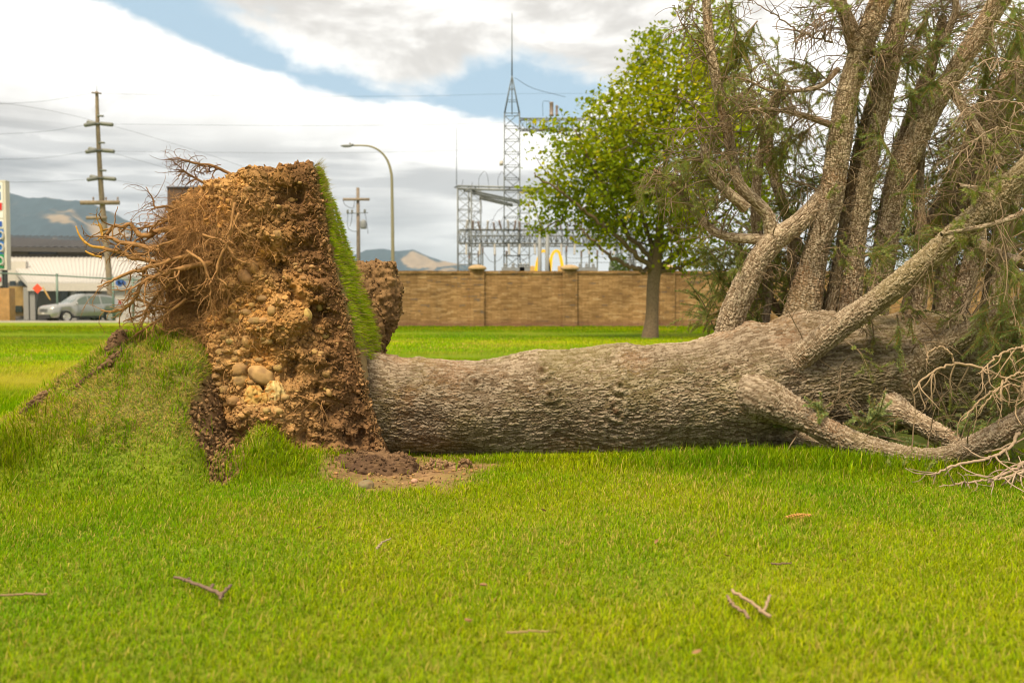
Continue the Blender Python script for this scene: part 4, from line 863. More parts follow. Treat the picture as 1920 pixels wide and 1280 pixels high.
# ------------------------------------------------------------------ loose things on the ground by the hole
o = lump('soil_clod', [(850, 690, 745), (856, 655, 765), (866, 630, 782), (880, 622, 792), (892, 640, 794), (900, 680, 790), (912, 700, 760)], 5.98, .17, None, 251, .03, 70, 150, ((.085, .050, .030), (.19, .115, .06)), clods=700)
tag(o, 'long dark crumbling soil clod lying on the grass at the foot of the trunk', 'soil clod', 'soil clods on the grass')
o = lump('soil_clod', [(862, 812, 835), (868, 802, 846), (878, 796, 852), (886, 800, 850)], 6.05, .08, None, 271, .02, 40, 80, ((.15, .09, .045), (.30, .19, .10)), clods=160)
tag(o, 'small reddish brown soil clod right of the long dark clod, against the trunk', 'soil clod', 'soil clods on the grass')
o = lump('soil_clod', [(862, 866, 876), (868, 860, 884), (876, 862, 882)], 6.05, .05, None, 281, .012, 30, 60, ((.15, .09, .045), (.30, .19, .10)), clods=60)
tag(o, 'smallest crumb of soil on the grass, farthest right along the trunk', 'soil clod', 'soil clods on the grass')
def loose_stone(px, py, rx, rz, seed, label, colr=None, group='stones lying on the lawn'):
    g = G(px, py); r = np.random.default_rng(seed); s = S(g[1]); mb = MB(); zz = ground_z(np.array([g[0]]), np.array([g[1]]))[0]
    stone_mesh(mb, np.array([g[0], g[1], zz+rz/s*.55]), rx/s, rz/s, r, colr=colr, tilt=0.05); tag(mb.build('stone', M_stone), label, 'stone', group)
loose_stone(686, 918, 16, 11, 3, 'round brown stone at the lawn edge below the long dark clod', (.22, .15, .085))
loose_stone(620, 862, 13, 9, 4, 'tan stone lying left of the long dark clod under the soil face', (.33, .24, .14))
loose_stone(777, 905, 6, 5, 6, 'pale pebble at the right tip of the long dark clod', (.42, .31, .18))
def gravel_field():
    mb = MB(); r = np.random.default_rng(6); n = 0
    while n < 420:
        px, py = r.uniform(580, 960), r.uniform(850, 925); g = G(px, py); x, y = np.array([g[0]]), np.array([g[1]]); z = ground_z(x, y)
        if dirt_mask(x, y, z)[0][0] < r.uniform(.3, .9): continue
        s = np.exp(r.uniform(math.log(.003), math.log(.013))); n += 1
        if r.random() < .45: stone_mesh(mb, np.array([g[0], g[1], z[0]+s*.4]), s*1.3, s*.8, r, IV2, IF2)
        else: mb.add((IV1*np.array([1.25, .85, .55])*(1+r.uniform(-.5, .5, (len(IV1), 1)))*s)@rot(r)+np.array([g[0], g[1], z[0]+s*.4]), IF1, np.array([.20, .12, .06])*r.uniform(.6, 1.4))
    # crumbs in the cleft between the mound and the plate
    n = 0
    while n < 900:
        x, y = np.array([r.uniform(-2.0, -1.45)]), np.array([r.uniform(5.5, 6.5)]); z = ground_z(x, y)
        if dirt_mask(x, y, z)[1][0] < .5: 
            n += .02; continue
        s = np.exp(r.uniform(math.log(.004), math.log(.020))); n += 1; mb.add((IV1*np.array([1.3, .8, .55])*(1+r.uniform(-.5, .5, (len(IV1), 1)))*s)@rot(r)+np.array([x[0], y[0], z[0]-.02+s*.4]), IF1, np.array([.23, .135, .065])*r.uniform(.5, 1.4))
    n = 0
    while n < 420:
        x, y = np.array([r.uniform(-3.4, -1.6)]), np.array([r.uniform(5.2, 6.5)]); z = ground_z(x, y)
        if mound_mask(x, y, z)[0] < r.uniform(.2, .9): continue
        s = np.exp(r.uniform(math.log(.003), math.log(.010))); n += 1; mb.add((IV1*np.array([1.4, .8, .4])*(1+r.uniform(-.45, .45, (len(IV1), 1)))*s)@rot(r)+np.array([x[0], y[0], z[0]+.004+s*.4]), IF1, np.array([.30, .19, .085])*r.uniform(.5, 1.4))
    mb.build('loose_soil', M_soil, kind='stuff', label='scattered crumbs of soil and gravel round the foot of the root plate', category='soil')
gravel_field()
# torn edges of sod along the back of the mound
def surf(px, py):
    """where the ray through a photo pixel meets the ground"""
    D = np.linspace(4.2, 7.2, 1500); q = np.array([P(px, py, d) for d in D]); k = np.argmax(q[:, 2] < ground_z(q[:, 0], q[:, 1])); return q[k] if k else P(px, py, 6.42)
def sod(rows, wpx, seed, label):
    q = spline(np.array([surf(a, b) for a, b, D in rows]), 90); nv = 40; an = np.arange(nv)*2*math.pi/nv; w = wpx/S(6.3)*np.sin(np.linspace(.12, math.pi-.12, 90))**.5
    T = np.gradient(q, axis=0); T /= np.linalg.norm(T, axis=1)[:, None]; u = np.cross(T, np.array([0, 1., 0])); u /= np.linalg.norm(u, axis=1)[:, None]; dpt = np.cross(T, u)
    V = q[:, None]+np.cos(an)[None, :, None]*u[:, None]*w[:, None, None]+np.sin(an)[None, :, None]*dpt[:, None]*(w*1.6)[:, None, None]; p = V.reshape(-1, 3); n = (V-q[:, None]); n /= np.linalg.norm(n, axis=2)[..., None]+1e-9
    f1, f2, i1 = worley(p*22, seed); d = .02*fbm(p*12, 3, seed)+.022*(.5-f1)+.006*fbm(p*70, 2, seed+2); v = p+n.reshape(-1, 3)*d[:, None]
    c = mix3(np.tile([.10, .058, .032], (len(p), 1)), np.array([.27, .17, .085]), np.clip(.4+.9*fbm(p*9, 3, seed+3), 0, 1)); mb = MB(); k = np.arange(90*nv).reshape(90, nv)
    mb.add(v, np.stack([k[:-1], np.roll(k, -1, 1)[:-1], np.roll(k, -1, 1)[1:], k[1:]], -1).reshape(-1, 4), c)
    r = np.random.default_rng(seed)
    for kk in r.integers(0, len(p), 160): s = r.uniform(.004, .014); mb.add((IV1*s)@rot(r)+v[kk], IF1, c[kk]*r.uniform(.7, 1.3))
    tag(mb.build('sod_strip', M_soil), label, 'torn sod', 'torn sod along the mound')
sod([(42, 778, 6.36), (75, 752, 6.38), (100, 730, 6.42)], 8, 311, 'low torn strip of dark sod on the left shoulder of the mound')
sod([(140, 728, 6.30), (180, 700, 6.32), (212, 676, 6.36), (238, 655, 6.40)], 9, 321, 'long torn strip of brown sod running up the mound')
sod([(204, 668, 6.46), (222, 648, 6.48), (240, 630, 6.5)], 15, 331, 'dark upturned flap of sod on the crest of the mound')

# ------------------------------------------------------------------ sticks on the lawn
def stick(parts, name, label, col, group='sticks dropped on the lawn', lift=.035):
    mb = MB()
    for rows in parts:
        q = []
        for a, b, w in rows: g = G(a, b); q.append([g[0], g[1], lift+ground_z(np.array([g[0]]), np.array([g[1]]))[0], .72*w/2/S(g[1])])
        q = spline(np.array(q), 16); q[:, :3] += .002*np.random.default_rng(len(rows)).normal(0, 1, (16, 3)); mb.tube(q[:, :3], q[:, 3], 7, np.array(col)*.8)
    tag(mb.build(name, M_twig), label, 'stick', group)
stick([[(328, 1104, 7), (352, 1110, 8), (375, 1118, 9), (398, 1130, 10), (418, 1140, 10)], [(345, 1110, 6), (356, 1106, 5)], [(395, 1128, 7), (400, 1118, 6)], [(416, 1140, 9), (433, 1120, 7)], [(416, 1138, 7), (414, 1148, 6)]], 'stick', 'knobbly grey brown stick with a forked end in the grass', (.21, .14, .10))
stick([[(1370, 1130, 9), (1400, 1150, 9), (1444, 1184, 10)], [(1432, 1176, 8), (1443, 1146, 7)]], 'stick', 'pale straight stick with a short side prong in the near grass', (.42, .29, .18))
stick([[(1364, 1142, 8), (1374, 1158, 8), (1392, 1170, 9), (1404, 1184, 9)]], 'stick', 'short bent brown stick just left of the pale straight stick', (.30, .20, .125))
stick([[(0, 1130, 6), (40, 1129, 6), (88, 1130, 6)]], 'stick', 'thin stick lying flat at the left border of the lawn', (.28, .19, .10))
stick([[(948, 1213, 6), (990, 1212, 6), (1030, 1211, 5)]], 'stick', 'thin straw coloured stick in the near grass, nearest the camera', (.34, .24, .10))
stick([[(706, 1044, 5), (714, 1034, 5), (732, 1024, 4)]], 'stick', 'small pale curved twig on the lawn below the round brown stone', (.40, .30, .20))
stick([[(1444, 1078, 5), (1462, 1080, 5), (1484, 1079, 4)]], 'stick', 'small dark twig between the orange cone and the forked pale stick', (.20, .13, .08))
mbc = MB(); r_ = np.random.default_rng(2); g0, g1 = G(1474, 984), G(1520, 980)
for t in np.linspace(0, 1, 60):
    p = g0*(1-t)+g1*t+np.array([0, 0, .035]); a = t*60; rr = .011*math.sin(math.pi*(.12+.8*t)); mbc.add((IV1*np.array([.006, .006, .005]))+p+np.array([0, math.cos(a)*rr, math.sin(a)*rr]), IF1, np.array([.46, .24, .07])*r_.uniform(.7, 1.2))
tag(mbc.build('spruce_cone', M_root), 'orange brown spruce cone lying in the grass right of centre', 'cone')

# --- curled bits of dead leaf caught in the turf
M_dead = mat('dead_leaf', (.24, .13, .055), .8, var=.2, scale=30)
for k, (a, b) in enumerate([(1305, 1250), (1232, 1038), (1362, 1068), (905, 1120), (880, 1192), (1020, 968), (1585, 1075), (600, 1012), (1750, 1010)]):
    g = G(a, b); r_ = np.random.default_rng(k); u, t = np.meshgrid(np.linspace(-1, 1, 7), np.linspace(-1, 1, 5), indexing='ij'); w_ = np.sqrt(np.maximum(0, 1-u**2))
    v = np.stack([u.ravel()*.016, (t*w_).ravel()*.008, (.006*t**2*w_+.004*u**2).ravel()], 1)@rot(r_).T*np.array([1, 1, .6])+np.array([g[0], g[1], .040+ground_z(np.array([g[0]]), np.array([g[1]]))[0]])
    mb = MB(); mb.add(v, grid_faces(7, 5)); tag(mb.build('dead_leaf', M_dead), 'tiny curled brown bit of dead leaf caught in the mown grass', 'dead leaf', 'dead leaf bits in the lawn')
# ------------------------------------------------------------------ the broad-leaved tree on the lawn
M_leaf = mat('leaf', vcol=True, rough=.6, spec=.10, transl=.5, tcol=(1.25, 1.15, .4, 1))
M_tbark = mat('tree_bark', vcol=True, rough=.9, spec=.1, var=.3, scale=18, bump=.012, bscale=30)
def leafy_tree():
    D = 29.6; base = G(1222, 634); base[2] = 0; s = S(D)
    root_o = thing('leafy_tree', 'young broad-leaved tree in yellowish green leaf standing before the stone wall', 'tree', base)
    r = np.random.default_rng(17)
    hull = [(1300, -20), (1262, 25), (1235, 48), (1190, 66), (1168, 100), (1140, 140), (1118, 150), (1092, 165), (1062, 190), (1058, 222), (1020, 232), (985, 232), (962, 262), (975, 300), (968, 335), (985, 372), (978, 410), (1010, 440), (1050, 428), (1075, 455), (1098, 495), (1140, 470), (1180, 492), (1210, 512), (1250, 512), (1290, 515), (1340, 510), (1385, 500), (1420, 470), (1460, 420), (1475, 340), (1470, 250), (1440, 160), (1410, 90), (1370, 20), (1340, -25)]
    cen = np.array([(P(1225, 300, D))[0], D, P(1225, 300, D)[2]])
    # clumps of leaves through the volume of the crown
    pts = []
    while len(pts) < 540:
        px, py = r.uniform(955, 1480), r.uniform(-25, 518); dy = r.uniform(-3.4, 3.4)
        sd = poly_sd(np.array([px]), np.array([py]), hull)[0]
        if sd < 6: continue
        if abs(dy) > min(3.4, .35+sd/s*1.25): continue
        p = P(px, py, D); p[1] += dy
        gap = fbm(p[None]*1.05, 2, 5)[0]
        if gap < -.15: continue
        if pts and np.min(np.linalg.norm(np.array(pts)-p, axis=1)) < .29: continue
        pts.append(p)
    pts = np.array(pts)
    # branches: every clump is joined to the nearest point of the tree that is nearer the stem
    tb = MB(); bc = np.array([.17, .12, .075])
    stem = spline(np.array([[*P(1218, 640, D), .27], [*P(1222, 600, D), .205], [*P(1224, 540, D), .185], [*P(1228, 505, D), .19], [*P(1236, 440, D), .13], [*P(1246, 330, D), .09], [*P(1262, 200, D), .055], [*P(1285, 60, D), .02]]), 120)
    nz = fbm(stem[:, :3]*1.2, 2, 3)*.05; stem[:, 0] += nz*np.linspace(0, 1.5, 120)
    trunk = MB(); nv = 28; 
    trunk.tube(stem[:, :3], stem[:, 3]*(1+.06*fbm(stem[:, :3]*5, 2, 9)), 28, bc); trunk.build('trunk', M_tbark, root_o)
    nodes = [q for q in stem[42:, :3]]; wt = [.08]*len(nodes); order = np.argsort(np.linalg.norm(pts-np.array(P(1228, 500, D)), axis=1))
    mains = [[(1228, 508), (1190, 480), (1130, 430), (1060, 380), (1000, 340)], [(1230, 500), (1180, 440), (1120, 340), (1075, 250)], [(1232, 490), (1200, 380), (1170, 250), (1180, 120)], [(1236, 500), (1290, 460), (1360, 400), (1430, 330)], [(1240, 470), (1300, 370), (1350, 230), (1370, 110)], [(1228, 510), (1175, 500), (1120, 468), (1080, 430)], [(1236, 508), (1280, 500), (1340, 470), (1400, 440)]]
    for k, mrow in enumerate(mains):
        off = r.uniform(-1.8, 1.8); q = np.array([P(a, b, D)+np.array([0, off*i/4, 0]) for i, (a, b) in enumerate(mrow)]); q = spline(q, 40); q += .03*r.normal(0, 1, q.shape)
        lm = MB(); lm.tube(q, np.linspace(.085, .02, 40), 8, bc*.9); lm.build('limb', M_tbark, root_o); nodes += list(q[4:])
    for k in order:
        N = np.array(nodes); d = np.linalg.norm(N-pts[k], axis=1)+.6*np.maximum(0, np.linalg.norm(N-stem[45, :3], axis=1)-np.linalg.norm(pts[k]-stem[45, :3])); j = int(np.argmin(d)); a = N[j]
        mid = (a+pts[k])/2+r.normal(0, .06, 3)-np.array([0, 0, .05]); q = spline(np.array([a, mid, pts[k]]), 8); tb.tube(q, np.linspace(.022, .007, 8), 5, bc*.8, cap=False); nodes += list(q[3::2])
    tb.build('branchlets', M_tbark, root_o, kind='stuff')
    # leaves: small lobed blades, folded along the rib
    cnt = r.integers(40, 66, len(pts)); cid = np.repeat(np.arange(len(pts)), cnt); n = len(cid)
    p = pts[cid]+np.clip(r.normal(0, 1, (n, 3)), -2, 2)*np.array([.27, .27, .22])
    sd = poly_sd(*project(p), hull); keep = sd > -9; p, cid = p[keep], cid[keep]; n = len(p)
    nrm = r.normal(0, .7, (n, 3))+np.array([0, -.15, .75]); nrm /= np.linalg.norm(nrm, axis=1)[:, None]
    ax = np.cross(nrm, r.normal(0, 1, (n, 3))); ax /= np.linalg.norm(ax, axis=1)[:, None]; sdv = np.cross(ax, nrm); L = r.uniform(.09, .155, n)[:, None]
    shape = [(0, 0), (.34, .44), (.20, .58), (.30, .86), (0, 1.0), (-.30, .86), (-.20, .58), (-.34, .44)]
    v = np.stack([p+ax*L*b+sdv*L*a*1.25+nrm*L*(.22*abs(a)-.12*b*b) for a, b in shape], 1)
    b = np.arange(n)[:, None]*8; f = np.concatenate([b+np.array([[0, 1, 2, 4]]), b+np.array([[2, 3, 4, 4]])[:, :4]*1], 1)
    q1 = np.concatenate([b+np.array([[0, 1, 2, 4]]), b+np.array([[0, 4, 6, 7]])], 1).reshape(-1, 4); t1 = np.concatenate([b+np.array([[2, 3, 4]]), b+np.array([[4, 5, 6]])], 1).reshape(-1, 3)
    cc = mix3(np.tile([.165, .235, .004], (n, 1)), np.array([.42, .43, .006]), np.clip(.24+.6*fbm(pts[cid]*.8, 2, 8)+r.normal(0, .28, n), 0, 1)); ye = r.random(n) < .012; cc[ye] = np.array([.55, .44, .03])
    mb = MB(); mb.add(v.reshape(-1, 3), [q1, t1], np.repeat(cc*r.uniform(.75, 1.25, n)[:, None], 8, 0)); mb.build('crown', M_leaf, root_o)
leafy_tree()

# ------------------------------------------------------------------ stone-faced wall
def wall_material():
    m = bpy.data.materials.new('ledger_stone'); m.use_nodes = True; t = NT(m.node_tree); b = t.n['Principled BSDF']; b.inputs['Roughness'].default_value = .92; b.inputs['Specular IOR Level'].default_value = .1
    tc = t.new('ShaderNodeTexCoord'); sp = t.new('ShaderNodeSeparateXYZ'); t.l.new(tc.outputs['Object'], sp.inputs[0]); x, y, z = sp.outputs
    wob = t.noise(tc.outputs['Object'], 1.7, 3)
    uv = t.xyz(t.m('ADD', x, t.m('MULTIPLY', y, 1.0)), t.m('ADD', z, t.m('MULTIPLY', wob, .05)), 0.0)
    def br(w, h, off, m_):
        n = t.new('ShaderNodeTexBrick'); t.put(n.inputs['Vector'], uv); n.inputs['Color1'].default_value = (0, 0, 0, 1); n.inputs['Color2'].default_value = (1, 1, 1, 1); n.inputs['Mortar'].default_value = (.5, .5, .5, 1)
        n.inputs['Scale'].default_value = 1; n.inputs['Mortar Size'].default_value = m_; n.inputs['Brick Width'].default_value = w; n.inputs['Row Height'].default_value = h; n.offset = off; n.inputs['Mortar Smooth'].default_value = .3; return n
    n1 = br(.46, .066, .37, .009); n2 = br(.27, .132, .5, .006)
    v = t.m('ADD', t.m('MULTIPLY', n1.outputs[0], .62), t.m('MULTIPLY', n2.outputs[0], .38)); nz = t.noise(tc.outputs['Object'], 9, 4); v = t.m('ADD', v, t.m('MULTIPLY', t.m('SUBTRACT', nz, .5), .45))
    c = t.ramp(v, [(0, (.17, .12, .085)), (.10, (.155, .125, .10)), (.16, (.235, .135, .052)), (.5, (.33, .195, .085)), (.8, (.43, .27, .125)), (1, (.48, .33, .18))])
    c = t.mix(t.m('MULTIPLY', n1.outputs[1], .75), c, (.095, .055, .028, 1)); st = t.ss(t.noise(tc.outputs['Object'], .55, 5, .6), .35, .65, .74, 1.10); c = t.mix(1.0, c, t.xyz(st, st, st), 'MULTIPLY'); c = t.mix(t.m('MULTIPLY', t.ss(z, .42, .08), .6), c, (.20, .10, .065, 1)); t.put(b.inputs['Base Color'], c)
    bn = t.new('ShaderNodeBump'); bn.inputs['Distance'].default_value = .03; t.put(bn.inputs['Height'], t.m('SUBTRACT', v, n1.outputs[1])); t.l.new(bn.outputs[0], b.inputs['Normal']); return m
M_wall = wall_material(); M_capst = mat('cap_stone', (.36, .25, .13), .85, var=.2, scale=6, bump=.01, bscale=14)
def stone_wall():
    Y = 45.5; s = S(Y); zt = CAMZ+(572-508)/s; X = lambda px: (px-960)/s
    w = thing('stone_wall', 'long tan stacked stone wall with capped pillars at the far side of the lawn', 'wall', (X(1068), Y, 0)); xs = [X(p) for p in (545, 720, 895, 1068, 1250, 1428, 1605, 1785, 1965)]
    for a, b in zip(xs[:-1], xs[1:]):
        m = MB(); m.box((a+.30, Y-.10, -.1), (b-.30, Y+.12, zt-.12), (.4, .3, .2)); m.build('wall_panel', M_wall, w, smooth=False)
        m = MB(); r = np.random.default_rng(int(a*7+300)); k = a+.30
        while k < b-.32:
            e = min(b-.30, k+r.uniform(.45, .8)); m.box((k+.006, Y-.15, zt-.118), (e-.006, Y+.17, zt+r.uniform(-.012, .012))); k = e
        m.build('coping', M_wall, w, smooth=False)
    for x in xs:
        m = MB(); m.box((x-.33, Y-.24, -.1), (x+.33, Y+.3, zt+.05)); o = m.build('pillar', M_wall, w, smooth=False)
        m = MB(); nx = 14; pr = [(.40, 0), (.42, .03), (.42, .09), (.36, .15), (.24, .20), (.10, .23), (0, .235)]
        m.lathe([(a*1.0, b) for a, b in pr], (x, Y, zt+.052), 2, 20); m.build('cap', M_capst, o)
stone_wall()

# ------------------------------------------------------------------ substation
M_steel = mat('galvanised_steel', (.20, .215, .215), .55, .35, var=.15, scale=3)
M_steel2 = mat('weathered_steel', (.115, .13, .125), .6, .3, var=.15, scale=3)
M_ins = mat('porcelain', (.42, .40, .36), .35, 0, .5, var=.1)
M_insb = mat('brown_porcelain', (.20, .15, .12), .35, 0, .5)
M_gr = mat('grey_paint', (.20, .21, .21), .5, var=.08)
M_wire = mat('cable', (.045, .05, .055), .5, .4)
DS = 70.0
def Q(px, py, D=DS): return P(px, py, D)
def lattice(m, p, q, w0, w1, n, b=.045, br=.026):
    """square lattice mast or girder from p to q with side w0 to w1 and n bays"""
    p, q = np.array(p), np.array(q); t = (q-p)/np.linalg.norm(q-p); a = np.array([0, 1., 0]); u = np.cross(t, a); u /= np.linalg.norm(u); v = np.cross(t, u)
    C = lambda k, i: p+(q-p)*k/n+(u*(1 if i in (0, 3) else -1)+v*(1 if i < 2 else -1))*(w0+(w1-w0)*k/n)/2
    for i in range(4): m.bar(C(0, i), C(n, i), b)
    for k in range(n):
        for i in range(4):
            j = (i+1) % 4; m.bar(C(k, i), C(k, j), br)
            m.bar(C(k, i), C(k+1, j), br) if (k+i) % 2 else m.bar(C(k, j), C(k+1, i), br)
    for i in range(4): m.bar(C(n, i), C(n, (i+1) % 4), br)
def insul(o, p, d, L, rr, mat_, name='insulator', discs=6):
    m = MB(); d = np.array(d, float); d /= np.linalg.norm(d); n = discs*4+1; t = np.linspace(0, 1, n); m.tube(np.array([p+d*L*x for x in t]), rr*(.55+.45*np.abs(np.sin(t*discs*math.pi))), 10); return m.build(name, mat_, o)
def substation():
    o = thing('substation', 'grey steel lattice switchyard with a tall spired mast beyond the stone wall', 'substation', (Q(962, 500)[0], DS, 0)); s = S(DS)
    z = lambda py: Q(960, py)[2]; x = lambda px, D=DS: Q(px, 500, D)[0]
    m = MB(); xa = x(960); lattice(m, (xa, DS, 0), (xa, DS, z(215)), 1.15, 1.05, 16, .05, .03); m.build('lattice_tower', M_steel2, o)
    m = MB(); top = np.array([xa, DS, z(142)]); w = .53
    for i, (a, b) in enumerate(((-1, -1), (1, -1), (1, 1), (-1, 1))): m.bar((xa+a*w, DS+b*w, z(215)), top, .045)
    m.bar((xa, DS, z(215)), top, .05)
    for f in (.35, .65):
        c = [np.array([xa+a*w, DS+b*w, z(215)])*(1-f)+top*f for a, b in ((-1, -1), (1, -1), (1, 1), (-1, 1))]
        for i in range(4): m.bar(c[i], c[(i+1) % 4], .025)
    m.build('spire', M_steel2, o); m = MB(); m.tube([top, (xa, DS, z(95)), (xa, DS, z(25))], [.05, .035, .02], 8); m.build('lightning_rod', M_steel2, o)
    # far mast of the pair and the gantries between
    D2 = 79.; xb = Q(1000, 500, D2)[0]
    for (px, pt, D, wd, nb) in ((871, 352, DS, .95, 12), (890, 356, 79, .95, 12), (1178, 432, DS, .95, 9), (1172, 225, DS, 1.05, 16), (1192, 440, 79, .95, 9), (982, 360, 79, .9, 12)):
        m = MB(); p = Q(px, pt, D); lattice(m, (p[0], D, 0), p, wd, wd, nb, .05, .028); m.build('lattice_tower', M_steel, o)
    m = MB(); p = Q(856, 352); m.tube([p, Q(856, 240)], [.03, .015], 6); m.build('lightning_rod', M_steel2, o)
    def gird(p, q, w, n): m = MB(); lattice(m, p, q, w, w, n, .05, .03); m.build('girder', M_steel, o)
    gird(Q(975, 234), Q(1172, 234), .75, 16); gird(Q(1165, 444), Q(862, 444), .95, 30)
    gird(Q(1180, 452, 79), Q(880, 452, 79), .8, 26)
    for a, b, c, d, D, D3, h in ((858, 354, 1015, 358, DS, DS, .20), (885, 362, 982, 382, DS, 79, .16), (900, 372, 960, 386, 72, 78, .13), (975, 360, 1165, 362, 79, 79, .18), (871, 358, 890, 360, DS, 79, .16)):
        m = MB(); p, q = Q(a, b, D), Q(c, d, D3); e = (q-p)/np.linalg.norm(q-p); m.bar(p, q, .10); m.bar(p+np.array([0, 0, h]), q+np.array([0, 0, h]), .08)
        for k in np.linspace(0, 1, 9): m.bar(p+(q-p)*k, p+(q-p)*k+np.array([0, 0, h]), .05)
        m.build('beam', M_steel, o)
    m = MB()
    for k in range(12): a = k*math.pi/6; m.bar(Q(872, 352)+np.array([.75*math.cos(a), .75*math.sin(a), .02]), Q(872, 352)+np.array([.75*math.cos(a+math.pi/6), .75*math.sin(a+math.pi/6), .02]), .03)
    m.build('ring', M_steel2, o)
    # posts in front, devices on the beams
    for px in (1012, 1026): m = MB(); p = Q(px, 432, 68); m.tube([(p[0], 68, 0), p], [.15, .13], 12); m.build('post', M_gr, o)
    for px, a, b, rr in ((1034, 192, 218, .16), (1044, 198, 218, .10)):
        m = MB(); p = Q(px, b); m.lathe([(0, 0), (rr, 0), (rr, .12), (rr*.85, .15), (rr*.85, (b-a)/s-.1), (rr, (b-a)/s-.06), (rr*.7, (b-a)/s), (0, (b-a)/s)], p, 2, 14); m.build('arrester', M_insb, o)
    m = MB(); p = Q(940, 306); m.box(p+np.array([-.13, -.15, -.16]), p+np.array([.13, .15, .10])); m.lathe([(.0, .2), (.06, .18), (.16, .1)], p, 2, 12); m.bar(p+np.array([0, 0, .1]), Q(947, 296), .025); m.build('floodlight', M_ins, o)
    r = np.random.default_rng(3)
    for k in range(24):
        px = 876+k*12.6+r.uniform(-2, 2); insul(o, Q(px, 430+r.uniform(-3, 3), 69.4), (r.uniform(-.25, .25), -.35, .9), .62, .085, M_insb if k % 3 else M_ins)
        if k % 2 == 0: insul(o, Q(px, 458, 69.4), (r.uniform(-.1, .1), -.2, -1), .75, .085, M_ins)
    for px in (880, 897, 905, 928, 950, 1062, 1090, 1105, 1120, 1145):
        pt = r.uniform(472, 486); m = MB(); p = Q(px, pt, 73); m.tube([(p[0], 73, 0), p], [.07, .06], 6); m.build('post', M_steel2, o); insul(o, p, (0, 0, 1), .45, .09, M_insb)
    def wires(name, L, rad=.014):
        m = MB()
        for w_ in L: m.tube(spline(np.array([Q(a, b, D) for a, b, D in w_]), 18), rad, 5)
        m.build(name, M_wire, o, kind='stuff')
    wires('jumper_wire', [[(898, 358, 70), (898, 335, 70), (907, 322, 70), (914, 330, 70), (917, 358, 70)], [(934, 352, 70), (934, 335, 70), (941, 322, 70), (946, 330, 70)], [(902, 372, 71), (903, 400, 71), (890, 398, 71), (888, 430, 71)], [(946, 386, 72), (930, 400, 71), (918, 428, 70)], [(946, 400, 74), (940, 415, 73), (925, 430, 72)], [(945, 470, 70), (965, 484, 70), (985, 486, 70), (1003, 474, 70)], [(905, 470, 70), (920, 490, 70), (935, 488, 70), (945, 475, 70)], [(1060, 470, 70), (1062, 482, 70), (1090, 484, 70), (1108, 480, 70)], [(1110, 470, 70), (1125, 482, 70), (1142, 480, 70), (1146, 470, 70)], [(880, 430, 70), (893, 418, 70), (906, 430, 70)], [(910, 430, 70), (922, 412, 70), (940, 425, 70)], [(1018, 218, 70), (1018, 192, 70), (1026, 190, 70), (1034, 192, 70)], [(1044, 198, 70), (1050, 205, 70), (1056, 222, 70)], [(866, 350, 70), (868, 337, 70)], [(884, 352, 70), (886, 341, 70)], [(870, 470, 71), (872, 500, 71)], [(880, 478, 71), (905, 477, 71)], [(1060, 493, 72), (1145, 492, 72)]])
    for px, w_, h in ((962, 1.5, .55), (984, .7, .45), (1100, 1.3, .5), (1150, .5, 1.2)):
        p = Q(px, 502, 66); m = MB(); m.box((p[0]-w_/2, 65.5, 0), (p[0]+w_/2, 66.6, p[2]))
        for k in range(3): m.lathe([(.10, 0), (.16, .05), (.08, .12), (.12, .2), (.05, .3), (0, .32)], (p[0]-w_/2+w_*(k+.5)/3, 66, p[2]), 2, 10)
        m.build('switch_cabinet', M_gr, o, smooth=False)
substation()

# ------------------------------------------------------------------ yellow arches of a sign, street lamp, utility poles
M_yel = mat('yellow_enamel', (.85, .50, .004), .35, spec=.5); M_tan = mat('tan_paint', (.50, .30, .10), .6)
def arch_sign():
    D = 104.; o = thing('arch_sign', 'yellow double arch sign rising above the stone wall beyond the switchyard', 'sign', (P(1030, 500, D)[0], D, 0)); s = S(D)
    m = MB(); zb = P(0, 530, D)[2]
    for cx, sg in ((1018, -1), (1042, 1)):
        ctl = np.array([(cx-14.5 if sg < 0 else cx-12, 532), (cx-13 if sg < 0 else cx-10.5, 505), (cx-8, 482), (cx-3, 472), (cx+1, 470.5), (cx+5, 472), (cx+9, 482), (cx+11.5 if sg < 0 else cx+13, 505), (cx+12 if sg < 0 else cx+14.5, 532)])
        q = spline(np.array([P(a, b, D) for a, b in ctl]), 50); wd = np.interp(np.linspace(0, 1, 50), [0, .5, 1], [6.6, 4.6, 6.6])/2/s; T = np.gradient(q, axis=0); T /= np.linalg.norm(T, axis=1)[:, None]; nrm = np.cross(T, np.array([0, 1., 0]))
        h = np.array([0, .28, 0]); v = np.stack([q-nrm*wd[:, None]-h, q+nrm*wd[:, None]-h, q+nrm*wd[:, None]+h, q-nrm*wd[:, None]+h], 1).reshape(-1, 3); i = np.arange(49)[:, None]*4; j = np.arange(4)[None]; m.add(v, np.stack([i+j, i+(j+1) % 4, i+4+(j+1) % 4, i+4+j], -1).reshape(-1, 4))
    m.build('arches', M_yel, o, smooth=False); m = MB(); xc = P(1030, 500, D)[0]; m.box((xc-2.1, D-.35, zb-.25), (xc+2.1, D+.35, zb)); m.box((xc-.4, D-.3, 0), (xc+.4, D+.3, zb-.25)); m.build('post', M_gr, o, smooth=False)
    for px in (997, 1051):
        p = P(px, 500, D); m = MB(); m.box((p[0]-.28, D-.3, zb), (p[0]+.28, D+.3, p[2])); m.lathe([(.34, 0), (.3, .05), (0, .08)], p, 2, 12); m.build('lamp_box', M_tan, o, smooth=False)
arch_sign()
M_pole = mat('painted_pole', (.235, .215, .125), .5, .2, var=.1)
